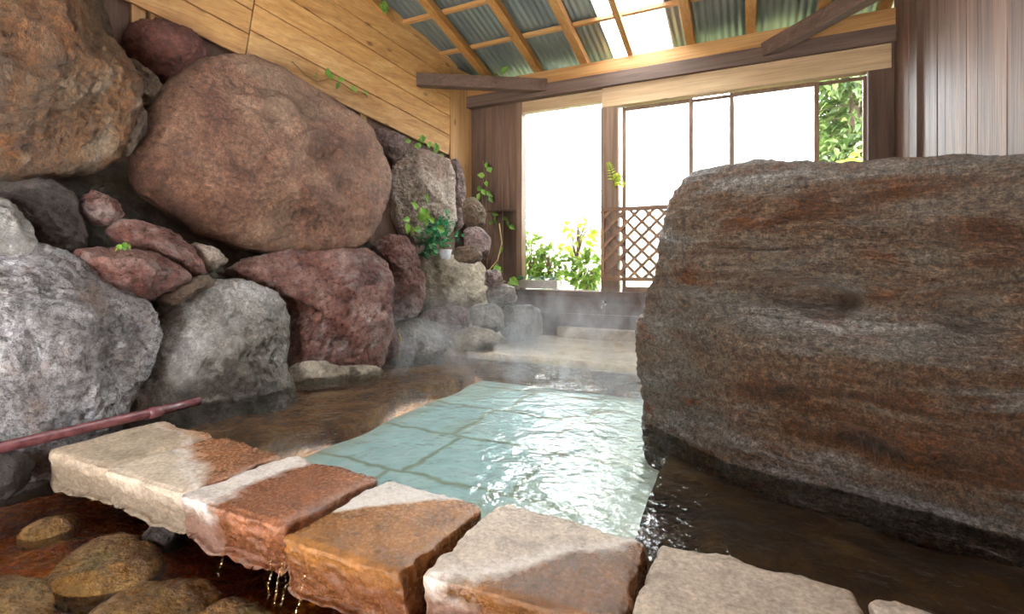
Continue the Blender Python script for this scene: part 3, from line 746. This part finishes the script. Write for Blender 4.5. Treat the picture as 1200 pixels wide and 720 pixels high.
# tap on the dark boards
tp = onY(708, 356, YB-.03); t = empty('water_tap', tuple(tp)); tag(t, 'small chrome water tap on the dark boards below the trellis', 'tap')
m = MB(); m.tube([(tp[0], YB, tp[2]), (tp[0], YB-.07, tp[2]), (tp[0], YB-.12, tp[2]-.01), (tp[0], YB-.14, tp[2]-.06)], [.014,.014,.013,.012]); m.build('spout', M['chrome'], parent=t, smooth=True)
m = MB(); m.lathe((tp[0], YB-.07, tp[2]), [(.0,.05),(.03,.05),(.032,.042),(.012,.035),(.012,.0)], 14); m.build('handle', M['chrome'], parent=t, smooth=True)
m = MB(); m.tube([(tp[0], YB-.012, tp[2]), (tp[0], YB-.022, tp[2])], .03, 16); m.build('flange', M['chrome'], parent=t, smooth=True)

# maroon pipe along the rock foot
p = [onD(-60, 540, 2.28), onD(60, 511, 2.62), onD(140, 492, 2.9), onD(232, 470, 3.25)]
zpipe = .095
p = [onZ(x, y, zpipe) for x, y in ((-70, 541), (0, 525), (60, 511), (120, 497), (182, 483), (233, 470))]
pp = empty('drain_pipe', tuple(p[1])); tag(pp, 'maroon plastic pipe running along the foot of the pale grey boulder', 'pipe')
m = MB(); m.tube(p, .029, 16); m.build('tube', M['pipe'], parent=pp, smooth=True)
m = MB(); q = (p[4]-p[3])/np.linalg.norm(p[4]-p[3]); m.tube([p[4]-q*.035, p[4]+q*.035], .034, 16); m.build('coupling', M['pipe'], parent=pp, smooth=True)

# ------------------------------------------------------------------ pool
ZT = .04                                        # slab tops
YL = 4.66                                       # lip of the far ledge
# far ledge of mineral crust with lip
grid('floor_ledge', lambda a, b: (-3.7+a*(XR+3.7), YL-.04+b*(YB-YL+.09), (.03 if b > .02 else -.03)-.01*b), 120, 40, M['ledge'], .025, 2.5)
m = MB()
m.box((-3.7, YL, -.6), (XR, YL+.04, .0)); o = m.build('trim_9', M['bench']); o['kind'] = 'structure'
ka = onZ(632, 402, .03); kb = onZ(750, 404, .03)
m = MB(); m.box((float(ka[0]), YB-.16, .0), (float(kb[0])+1.2, YB-.012, Z_at(690, 385, YB-.1))); o = m.build('trim_10', M['ledge'], bevel=.015); o['kind'] = 'structure'
# bottom, ending under the edge slabs
_sl = np.array([onZ(x, y, 0)[:2]-np.array([0, .14]) for x, y in ((170, 500), (335, 533), (567, 592), (762, 634), (1008, 692), (1330, 770))])
def edgeY(x): return float(np.interp(x, _sl[:, 0], _sl[:, 1]))
edge_a = onZ(191, 493, ZT); edge_b = onZ(1008, 690, ZT)
def poly_floor(name, pts, z, mat):
    m = MB(); m.add([(x, y, z) for x, y in pts], [tuple(range(len(pts)))]); o = m.build(name, mat); o['kind'] = 'structure'; return o
poly_floor('floor', [(-2.62, edgeY(-2.62)), (-1.4, edgeY(-1.4)), (-.3, edgeY(-.3)), (-.3, YL), (-2.62, YL)], -.27, M['tiles'])
def bench_l(a, b):
    x = -4.2+a*1.6; y = edgeY(x)+b*(YL-edgeY(x))
    z = -.13 if a < .98 else -.5
    return (x+(.0 if a < .9 else .06*math.sin(y*5)), y, z)
grid('floor_bench', bench_l, 70, 110, M['bench'], .06, 3.0)
def bench_r(a, b):
    x = -.52+a*3.2; y = edgeY(x)+b*(YL-edgeY(x))
    z = -.5 if a < .02 else -.11
    return (x, y, z)
grid('floor_shelf', bench_r, 70, 90, M['bench_dark'], .08, 2.5)
# water surface: bounded by the slabs, under their inner halves
na = onZ(120, 520, 0); 
wpts = [(-4.3, 1.95)]
def slabline(px, py, back=.12):
    q = onZ(px, py, 0); return (float(q[0]), float(q[1]-back))
wpts = [(-4.3, slabline(170, 500)[1]), slabline(170, 500), slabline(335, 533), slabline(567, 592), slabline(762, 634), slabline(1008, 692), slabline(1330, 770), (2.6, .55), (2.6, YL-.02), (-4.3, YL-.02)]
if sum(a[0]*b[1]-b[0]*a[1] for a, b in zip(wpts, wpts[1:]+wpts[:1])) < 0: wpts = wpts[::-1]
m = MB(); m.add([(x, y, 0) for x, y in wpts], [tuple(range(len(wpts)))])
o = m.build('pool_water', M['water']); tag(o, 'still clear hot spring water filling the stone pool', 'water', kind='stuff')

# ------------------------------------------------------------------ edge slabs
def slab(label, quad, thick, line, dry, wet, seed, amp=.09, soft=.035, rough=.012, flip=1, fw=True):
    q = [onZ(x, y, ZT) for x, y in quad]                     # far-left, far-right, near-right, near-left
    c = sum(q)/4; q = [c+(p-c)*(1-.014/np.linalg.norm(p-c)) for p in q]
    n = 44; k = 12
    bm = bmesh.new(); bmesh.ops.create_cube(bm, size=2)
    bmesh.ops.subdivide_edges(bm, edges=bm.edges[:], cuts=39, use_grid_fill=True)
    V = np.array([v.co[:] for v in bm.verts]); bm.verts.index_update()
    Fq = np.array([[v.index for v in f.verts] for f in bm.faces]); bm.free()
    L = np.linalg.norm(q[1]-q[0]); D = np.linalg.norm(q[3]-q[0])
    half = np.array([L/2, D/2, thick/2]); P = V*half; rad = .028
    inner = np.clip(P, -(half-rad), half-rad); d = P-inner; ln = np.linalg.norm(d, axis=1)[:, None]
    P = inner+np.where(ln > 1e-9, d/np.maximum(ln, 1e-9)*np.minimum(rad, ln), 0)
    nd = np.where(ln > 1e-9, d/np.maximum(ln, 1e-9), 0)
    u = (P[:, 0]/half[0]+1)/2; v = (1-P[:, 1]/half[1])/2
    W = (q[0][None]*((1-u)*(1-v))[:, None]+q[1][None]*(u*(1-v))[:, None]+q[2][None]*(u*v)[:, None]+q[3][None]*((1-u)*v)[:, None])-c
    W[:, 2] = P[:, 2]-thick/2
    o = seed*7.7
    f1 = fbm(W*4+o, 4); f2 = fbm(W*14+o, 4, True)
    side = np.clip(1-nd[:, 2], 0, 1)*(np.abs(P[:, 2]/half[2]) < .999)
    topm = (V[:, 2] > .99)
    amp_v = np.where(topm, .005, .036)
    front = np.clip((-V[:, 1]-.9)*10, 0, 1)
    depth = np.clip(-W[:, 2]/thick, 0, 1)
    W += np.stack([nd[:, 0], nd[:, 1], nd[:, 2]*.5], 1)*((f1*1.2+f2*.5)*amp_v)[:, None]
    away = (q[3]-q[0])/D
    W -= np.outer(front*(depth**1.3)*(.07+.05*f1), away)     # the broken front face slants back
    W[:, 2] += np.where(topm, f1*.006, 0)+depth*(fbm(np.stack([W[:, 0], W[:, 1], W[:, 0]*0], 1)*5+o, 3)*.06)
    me = mesh_np('edge_slab', W, Fq)
    a, b = onZ(*line[0], ZT)-c, onZ(*line[1], ZT)-c
    t = (b-a)[:2]; t /= np.linalg.norm(t); nv = np.array([t[1], -t[0]])*flip; cc = float(np.dot(nv, a[:2]))
    mt = slab_mat('slab_%d' % seed, dry, wet, nv, cc, soft, amp, fw)
    ob = link('stone_slab', me, mt, smooth=True); ob.location = Vector(c)
    return tag(ob, label, 'slab', 'stone slabs along the pool edge')
CRE = (.50,.40,.30); ORA = (.27,.105,.035)
slab('cream stone slab at the pipe end of the pool edge', [(190,492),(249,509),(124,549),(49,527)], .20, ((185,480),(262,545)), (.40,.31,.22), (.33,.16,.075), 1, soft=.1, flip=-1, fw=False)
slab('pool edge slab with a rusty patch, second from the pipe', [(251,510),(336,533),(209,578),(122,550)], .20, ((215,512),(250,570)), CRE, (.30,.13,.06), 2, flip=-1, fw=False)
slab('pool edge slab half white, half wet rust, third from the pipe', [(343,532),(444,560),(326,617),(207,580)], .21, ((375,535),(225,600)), (.56,.49,.43), (.26,.10,.045), 3, flip=-1)
slab('rust orange wet slab with a pale far corner', [(455,559),(568,592),(468,676),(325,629)], .22, ((372,600),(545,583)), (.58,.52,.46), (.30,.125,.03), 4, amp=.02, soft=.01)
slab('pale rough slab with glinting wet lower half', [(589,590),(760,632),(736,738),(488,672)], .20, ((490,688),(760,636)), (.52,.43,.34), (.20,.085,.025), 5, amp=.05, soft=.02)
slab('dry tan slab at the bottom of the photo beside the dark water', [(768,632),(1008,690),(1034,742),(733,742)], .20, ((600,760),(1200,760)), (.42,.33,.25), (.30,.18,.10), 6)
slab('last pale slab on the right, mostly below the frame', [(1019,700),(1210,748),(1260,800),(1040,760)], .20, ((600,790),(1200,790)), (.46,.37,.29), (.30,.18,.10), 7)

# retaining wall of the pool below the slabs
w0 = [slabline(x, y, .16) for x, y in ((130, 497), (170, 500), (335, 533), (567, 592), (762, 634), (1008, 692), (1330, 770))]
w0 = np.array(w0)
def ret(a, b):
    s = a*(len(w0)-1); i = min(int(s), len(w0)-2); f = s-i; xy = w0[i]*(1-f)+w0[i+1]*f
    return (xy[0], xy[1]-.02, -.17-b*.5 if b > 0 else -.1)
grid('wall_pool', ret, 160, 24, rock_mat('rust_coated_wall', [(.03,.012,.006), (.10,.032,.012), (.20,.06,.018)], scale=4, rough=(.15,.45)), .12, 5, axis=(.2,-1,0))

# run-off channel in the near left corner
ZC = -.27
def chan(a, b):
    return (-4.2+a*5.5, -.6+b*2.8, -.33)
grid('floor_channel', chan, 130, 80, M['rust_bed'], .085, 2.6, seed=4)
m = MB(); m.add([(-4.2,-.6,ZC),(1.3,-.6,ZC),(1.3,.9,ZC),(-.7,1.5,ZC),(-1.9,2.05,ZC),(-4.2,2.3,ZC)], [(0,1,2,3,4,5)])
o = m.build('run_off_water', M['rust_water']); tag(o, 'shallow rusty run-off water in the channel below the slabs', 'water', kind='stuff')
def flat_stone(label, poly, mat, h, seed, z=ZC, sub=5):
    poly = np.array(poly, float); P = np.array([onZ(x, y, z) for x, y in poly]); c = P.mean(0); q = (P-c)[:, :2]
    V, Fc = ico(sub); th = np.arctan2(V[:, 1], V[:, 0]); rho = np.sqrt(1-V[:, 2]**2+1e-12); R = outline_r(q, th, 2)
    s = rho**.95*1.12; zz = np.sign(V[:, 2])*np.abs(V[:, 2])**.9
    W = np.stack([s*R*np.cos(th), s*R*np.sin(th), np.where(zz > 0, zz*h*1.5-h*.6, zz*.12-h*.75)], 1)
    n = fbm(W*4+seed*3.1, 4); W += V*(n*.035)[:, None]; W[:, 2] += fbm(W*7+seed, 4, True)*.02
    o = link('flat_stone', mesh_np('flat_stone', W, Fc), mat, smooth=True); o.location = Vector(c)
    return tag(o, label, 'stone', 'flat stones in the run-off channel')
flat_stone('small pale wet stone in the rusty channel', [(18,628),(50,610),(92,608),(80,622),(40,634)], M['ochre_stone'], .03, 1)
flat_stone('rounded ochre stone in the middle of the rusty channel', [(52,682),(78,655),(108,636),(150,630),(188,650),(170,682),(118,696),(75,694)], M['ochre_stone'], .03, 2)
flat_stone('flat olive ochre stone at the bottom edge below the slabs', [(105,722),(160,694),(215,678),(262,692),(240,715),(200,760),(120,770)], M['ochre_stone'], .035, 3)
flat_stone('olive stone cut by the bottom frame edge, rightmost in the channel', [(235,716),(285,704),(330,730),(300,780),(230,770)], M['ochre_stone'], .03, 4)
flat_stone('brown stone in the lower left corner of the channel', [(-40,700),(10,676),(60,690),(50,730),(0,760),(-60,760)], M['ochre_stone'], .02, 5)
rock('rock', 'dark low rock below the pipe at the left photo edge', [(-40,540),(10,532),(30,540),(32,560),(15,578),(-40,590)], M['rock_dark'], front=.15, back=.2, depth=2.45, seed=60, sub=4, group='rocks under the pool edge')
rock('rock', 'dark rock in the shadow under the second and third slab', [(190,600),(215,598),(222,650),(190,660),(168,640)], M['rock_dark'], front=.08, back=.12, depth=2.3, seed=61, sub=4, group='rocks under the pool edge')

# thin yellow crust running down the dark waterside rock
bpy.context.view_layer.update()
_r = [o for o in C.objects if o.get('label', '').startswith('dark grey rock with a yellow')][0]; pts = []
for x, y in ((469,384),(467,388),(468,393),(470,398),(469,403),(467,408),(466,413),(467,418)):
    h, l, nn, i = _r.ray_cast(Vector(CAM)-_r.location, Vector(ray(x, y)).normalized())
    if h: pts.append(np.array(l+_r.location))
if len(pts) > 3:
    m = MB(); m.tube(pts, [.008, .012, .016, .012, .010, .015, .017, .014][:len(pts)], 8)
    tag(m.build('mineral_seam', plain_mat('yellow_crust', (.50,.30,.06), .5, 0, .3, 30, .5), parent=_r, smooth=True), 'yellow mineral seam')
# water trickling off the slabs into the channel
m = MB(); rt = np.random.RandomState(2)
for x, y in ((318,640),(327,648),(334,652),(262,618),(352,668)):
    p = onZ(x, y, -.06)+np.array([0, .03, 0]); pts = [p+np.array([rt.normal()*.006, -.01*k+rt.normal()*.003, -.035*k]) for k in range(7)]
    m.tube(pts, [.0035, .003, .003, .0028, .0028, .0025, .002], 6)
tag(m.build('trickling_water', M['rust_water'], smooth=True), 'thin threads of water dripping off the slabs into the channel', 'water', kind='stuff')

# ------------------------------------------------------------------ plants inside
def vine(name, label, path, leaves, mat, stemm, L, facing, seed, rad=.004, cat='vine'):
    rs = np.random.RandomState(seed); root = empty(name, tuple(path[0])); tag(root, label, cat)
    if len(path) > 1:
        m = MB(); m.tube(path, rad, 6); m.build('stem', M[stemm], parent=root, smooth=True)
    m = MB(); fc = np.array(facing, float)
    for p in leaves:
        d = rs.normal(size=3)*.6+np.array([0,0,-.5]); d -= fc*np.dot(d, fc)*.7
        m.leaf(np.array(p)+fc*.02, d, fc+rs.normal(size=3)*.35, L*rs.uniform(.7, 1.25), L*.7*rs.uniform(.8, 1.2), .15)
    m.build('leaves', M[mat], parent=root); return root
def wp(pts, off=.02): return [on_wall(x, y, off) for x, y in pts]
def lp(pts, off=.3): return [on_lean(x, y)+np.array([off, -.03, 0]) for x, y in pts]
def yp_(pts, Y): return [onY(x, y, Y) for x, y in pts]
vine('ivy_vine', 'thin trailing vine with a few leaves on the plank wall above the giant boulder', wp([(342,72),(358,88),(372,96),(388,92),(402,98),(412,106),(424,108),(431,114)]),
     wp([(369,86),(384,91),(389,88),(393,93),(396,97),(409,101),(412,104),(425,108)]), 'leaf', 'twig', .085, NW, 1)
vine('ivy_vine', 'bright ivy sprig on the bottom plank above the beige boulder', wp([(492,160),(498,168),(508,172),(518,182)], .05),
     wp([(494,158),(497,164),(500,166),(511,170),(513,175),(516,180),(519,184),(522,186),(509,167)], .05), 'leaf', 'twig', .13, NW, 2)
vine('ivy_vine', 'little green sprig in the crack above the beige boulder', lp([(470,175),(476,172)], .2), lp([(471,172),(476,170),(479,174),(467,168)], .2), 'leaf', 'twig', .09, NW, 3)
pl_ = [(452,262),(456,258),(460,266),(465,248),(468,252),(470,244),(473,252),(476,246),(478,262),(472,262),(466,240),(474,230),(486,262),(488,268),(482,270),(462,272),(470,270)]
vine('leafy_vine', 'leafy green plant growing from the gap between red and beige boulders', lp([(470,278),(470,262),(467,245),(470,225)]), lp(pl_), 'leaf', 'twig', .13, NW, 4, cat='plant')
vine('ivy_vine', 'single leaf cluster hanging at the top edge under the roof sheets', wp([(446,-6),(447,2)], .04), wp([(444,0),(450,1),(447,4),(443,5),(451,6)], .04), 'leaf', 'twig', .13, NW, 5)
vine('ivy_vine', 'tiny leaf cluster above the corner brace at the pale plate', yp_([(582,86),(588,92)], YB-.1), yp_([(583,86),(588,88),(592,92),(586,93)], YB-.1), 'leaf', 'twig', .13, (0,-1,0), 6)
vine('weed', 'tiny weed in the crack between the flat red rocks', lp([(122,292),(128,288)], .22), lp([(124,289),(129,287),(133,288),(127,291),(131,290)], .22), 'leaf', 'twig', .05, (.8,-.4,.5), 7, cat='weed')
vl = [(571,190),(573,196),(569,206),(571,212),(560,220),(563,226),(566,222),(571,224),(574,230),(562,236),(565,244),(577,250),(581,253),(592,254),(596,258),(598,264),(579,262),(591,290)]
vine('climbing_vine', 'climbing vine hanging down the dark boards left of the window', yp_([(566,188),(568,205),(564,222),(566,240),(575,255),(580,275),(578,300),(572,325)], YB-.05), yp_(vl, YB-.06), 'leaf', 'twig', .12, (0,-1,0), 8)
vine('climbing_vine', 'brown wiry vine with two broad leaves beside the planter box', yp_([(585,262),(588,285),(583,305),(572,318),(578,326),(592,330)], YB-.25), yp_([(583,309),(588,313),(598,326),(596,330),(590,318)], YB-.25), 'leaf', 'straw', .16, (0,-1,0), 9, rad=.008)
f0 = onY(719, 214, YB-.1); fern = empty('fern', tuple(f0)); tag(fern, 'yellow green fern frond sprouting from the window post above the trellis', 'fern')
m = MB(); rs_ = np.random.RandomState(3); stem = []
for k in range(3):
    tip = onY(*[(713, 192), (731, 217), (727, 206)][k], YB-.16); pts = [f0+(tip-f0)*t+np.array([0,0,.03*math.sin(t*3.1)]) for t in np.linspace(0, 1, 9)]
    stem.append(pts)
    for q in range(1, 9):
        for sg in (-1, 1):
            d = np.cross(tip-f0, [0,-1,0]); d /= np.linalg.norm(d); m.leaf(pts[q], d*sg+(tip-f0)*1.5, (0,-1,.3), .075*(1.1-q/12), .028)
m.build('leaves', M['leaf_yellow'], parent=fern)
m = MB(); [m.tube(s, .003, 5) for s in stem]; m.build('stem', M['twig'], parent=fern)
# potted plant
bpy.context.view_layer.update()
_dg = bpy.context.evaluated_depsgraph_get()
_cr = [o for o in C.objects if o.get('label', '').startswith('cream rock')][0]
_h, _l, _n, _i = _cr.ray_cast(Vector(CAM)-_cr.location, Vector(ray(521, 306)).normalized())
pc = np.array(_l+_cr.location) if _h else onD(523, 299, 5.05)
pd = float(np.dot(pc-CAM, [-ST, CT, 0]))-.06
_h, _l, _n, _i = _cr.ray_cast(Vector(pc)+Vector((-.03, .06, .5))-_cr.location, Vector((0, 0, -1)))
if _h: pc = np.array(_l+_cr.location)-[0, 0, .015]
pot = empty('potted_plant', tuple(pc)); tag(pot, 'bushy dark green plant in a small white pot on the cream rock', 'potted plant')
m = MB(); m.lathe(pc, [(.0,0),(.05,0),(.065,.02),(.085,.12),(.09,.13),(.08,.132),(.075,.11),(.0,.105)], 24); m.build('pot', M['pot'], parent=pot, smooth=True)
m = MB(); m.lathe(pc, [(.0,.112),(.074,.112)], 24); m.build('soil', M['soil'], parent=pot)
m = MB(); rp = np.random.RandomState(9); lm = []
for (x, y, r_, n) in ((510,262,.10,26),(504,285,.12,60),(520,262,.10,26),(512,275,.14,70),(500,264,.07,16),(535,278,.06,12),(500,296,.07,26),(522,280,.08,20)):
    small_leaves(m, onD(x, y, pd-.08), n, r_*1.15, .085, rp, .25)
m.build('leaves', M['leaf_dark'], parent=pot)
m = MB()
for (x, y) in ((510,262),(504,285),(520,262),(535,278),(500,268)):
    b = onD(x, y, pd); m.tube([pc+[0,0,.1], (pc+[0,0,.12])*.5+b*.5+[0,0,.05], b], .004, 5)
m.build('stem', M['twig'], parent=pot)

# ------------------------------------------------------------------ outside
grid('ground', lambda a, b: (-14+a*26, YB+.2+b*24, .1+b*b*3), 40, 40, M['ground'], .5, .4)
def shrub(name, label, c, rad, n, L, mat, seed, cat='shrub', group='shrubs outside the window'):
    rs = np.random.RandomState(seed); root = empty(name, (c[0], c[1], c[2]-rad[2])); tag(root, label, cat, group)
    m = MB(); ms = MB(); c = np.array(c, float)
    for k in range(9):
        d = rs.normal(size=3); d /= np.linalg.norm(d); d[2] = abs(d[2]); e = c+d*np.array(rad)*.8
        ms.tube([c-[0,0,rad[2]], (c-[0,0,rad[2]*.3])*.5+e*.5, e], [.012,.008,.003], 5)
    for _ in range(n):
        d = rs.normal(size=3); d /= np.linalg.norm(d); p = c+d*np.array(rad)*rs.uniform(.35, 1.0)**.6
        m.leaf(p, d+rs.normal(size=3)*.5+[0,0,-.2], rs.normal(size=3)*.5+[0,-.5,.8], L*rs.uniform(.6, 1.3), L*.62*rs.uniform(.8, 1.2))
    m.build('leaves', M[mat], parent=root); ms.build('stem', M['twig'], parent=root); return root
shrub('shrub', 'tall yellow green shrub outside the left edge of the open window', onY(622, 300, YB+.30), (.16,.12,.36), 170, .11, 'leaf_out', 1)
shrub('shrub', 'low green shrub behind the planter box', onY(645, 312, YB+.32), (.25,.12,.28), 190, .11, 'leaf_out', 2)
shrub('shrub', 'dense green shrub outside beside the trellis post', onY(687, 318, YB+.34), (.2,.14,.26), 200, .12, 'leaf_out', 3)
shrub('shrub', 'pale sprays of leaves high outside the open window', onY(676, 280, YB+.38), (.26,.08,.3), 50, .13, 'leaf_yellow', 4)
shrub('shrub', 'green weed outside under the lower edge of the trellis', onY(762, 334, YB+.3), (.2,.12,.14), 80, .11, 'leaf_out', 5)
shrub('shrub', 'bright yellow leaved branch outside the clear window pane', onY(1000, 196, YB+.6), (.10,.08,.14), 34, .14, 'leaf_yellow', 6)

def conifer(label, h, seed, n=5200):
    rs = np.random.RandomState(seed); root = empty('conifer_tree', (0,0,0)); tag(root, label, 'tree', 'conifers on the slope outside')
    ms = MB(); ms.tube([(0,0,0),(.03,0,h*.5),(0,0,h)], [.16,.1,.02], 8); ms.build('trunk', M['bark'], parent=root, smooth=True)
    m = MB(); mb = MB()
    for k in range(70):
        z = h*(.12+.86*(k/70)); a = rs.uniform(0, 2*math.pi); R = (1-(z/h))**.75*1.7*rs.uniform(.7, 1.1)+.15
        d = np.array([math.cos(a), math.sin(a), 0]); pts = [np.array([0,0,z])+d*R*t+np.array([0,0,-.35*R*t*t+.1*R*t]) for t in np.linspace(0, 1, 6)]
        mb.tube(pts, [.02,.017,.013,.01,.007,.004], 4)
        for q in range(int(n/70)):
            t = rs.uniform(.15, 1.05); p = np.array([0,0,z])+d*R*t+np.array([0,0,-.35*R*t*t+.1*R*t])+rs.normal(size=3)*.12
            m.leaf(p, d+rs.normal(size=3)*.7+[0,0,-.3], rs.normal(size=3)*.4+[0,0,1], rs.uniform(.14,.30), .10)
    m.build('foliage', M['needle'], parent=root); mb.build('branch', M['bark'], parent=root); return root
def copy_tree(o):
    c = o.copy(); C.objects.link(c)
    for ch in list(o.children):
        d = ch.copy(); C.objects.link(d); d.parent = c
    return c
t0 = conifer('sunlit conifer tree seen through the clear pane beside the right corner post', 6.5, 2)
spots = [(1.7, 11.0, 0, 1), (2.2, 13.2, 2.2, 1.2), (3.5, 16.5, 3.2, 1.3), (2.9, 14.5, 1, 1.15), (4.6, 13.0, 2, 1.1), (-.7, 22, 1.5, .95), (-3.4, 24, 3, 1.0), (-7.2, 22, 4, .95), (-10.4, 25, 5, 1.1)]
for i, (x, y, a, s) in enumerate(spots):
    o = t0 if i == 0 else copy_tree(t0)
    b = (y-YB-.2)/24; o.location = (x, y, .1+b*b*3-.1); o.rotation_euler = (0, 0, a); o.scale = (s, s, s)
    if 0 < i < 5: o['label'] = 'conifer tree farther up the slope behind the clear pane'
    elif i == 5: o['label'] = 'dim conifer behind the steamed panes over the trellis'
    elif i > 5: o['label'] = 'dim conifer beyond the hazy open window by the planter'

# ------------------------------------------------------------------ steam over the far water
def steam():
    t = NT('hot_spring_steam'); co = t.n('TexCoord').outputs['Object']
    v = t.n('Mapping', {'Vector': co, 'Scale': (1.6, 1.6, 1.0)}).outputs[0]
    a = t.noise(v, 2.2, 5, .62, 1.2)
    d = t.ramp(a, [(.5, 0.), (.72, 1.)])
    z = t.n('SeparateXYZ', {0: co}).outputs[2]
    g = t.n('MapRange', {'Value': z, 'From Min': .75, 'From Max': .05}).outputs[0]
    den = t.math('MULTIPLY', t.math('MULTIPLY', d, g), 2.8)
    vs = t.n('VolumeScatter', {'Color': (1,1,1,1), 'Density': den, 'Anisotropy': .3})
    t.t.links.new(vs.outputs[0], t.out.inputs['Volume']); return t.m
m = MB(); m.box((-2.9, 3.3, .005), (.3, 6.1, .8)); o = m.build('steam', steam()); tag(o, 'white steam drifting over the far end of the pool', 'steam', kind='stuff')

# ------------------------------------------------------------------ light and camera
w = bpy.data.worlds.new('overcast_sky'); SC.world = w; w.use_nodes = True
bg = w.node_tree.nodes['Background']; bg.inputs[0].default_value = (.95, .975, 1.0, 1); bg.inputs[1].default_value = 7.0
cam = bpy.data.cameras.new('camera'); co = bpy.data.objects.new('camera', cam); C.objects.link(co)
cam.sensor_width = 36; cam.sensor_fit = 'HORIZONTAL'; cam.lens = 36*F/1200; cam.shift_y = (HY-360)/1200
co.location = (0, 0, CH); co.rotation_euler = (math.pi/2, 0, TH); cam.clip_start = .02
SC.camera = co
SC.view_settings.view_transform = 'Standard'; SC.view_settings.look = 'None'; SC.view_settings.gamma = 1; SC.view_settings.use_curve_mapping = False
SC.view_settings.exposure = 2.05
SC.cycles.use_denoising = True
SC.cycles.max_bounces = 10; SC.cycles.diffuse_bounces = 5; SC.cycles.transparent_max_bounces = 16
SC.cycles.caustics_reflective = False; SC.cycles.caustics_refractive = False
SC.cycles.sample_clamp_indirect = 12; SC.cycles.volume_step_rate = 2.0
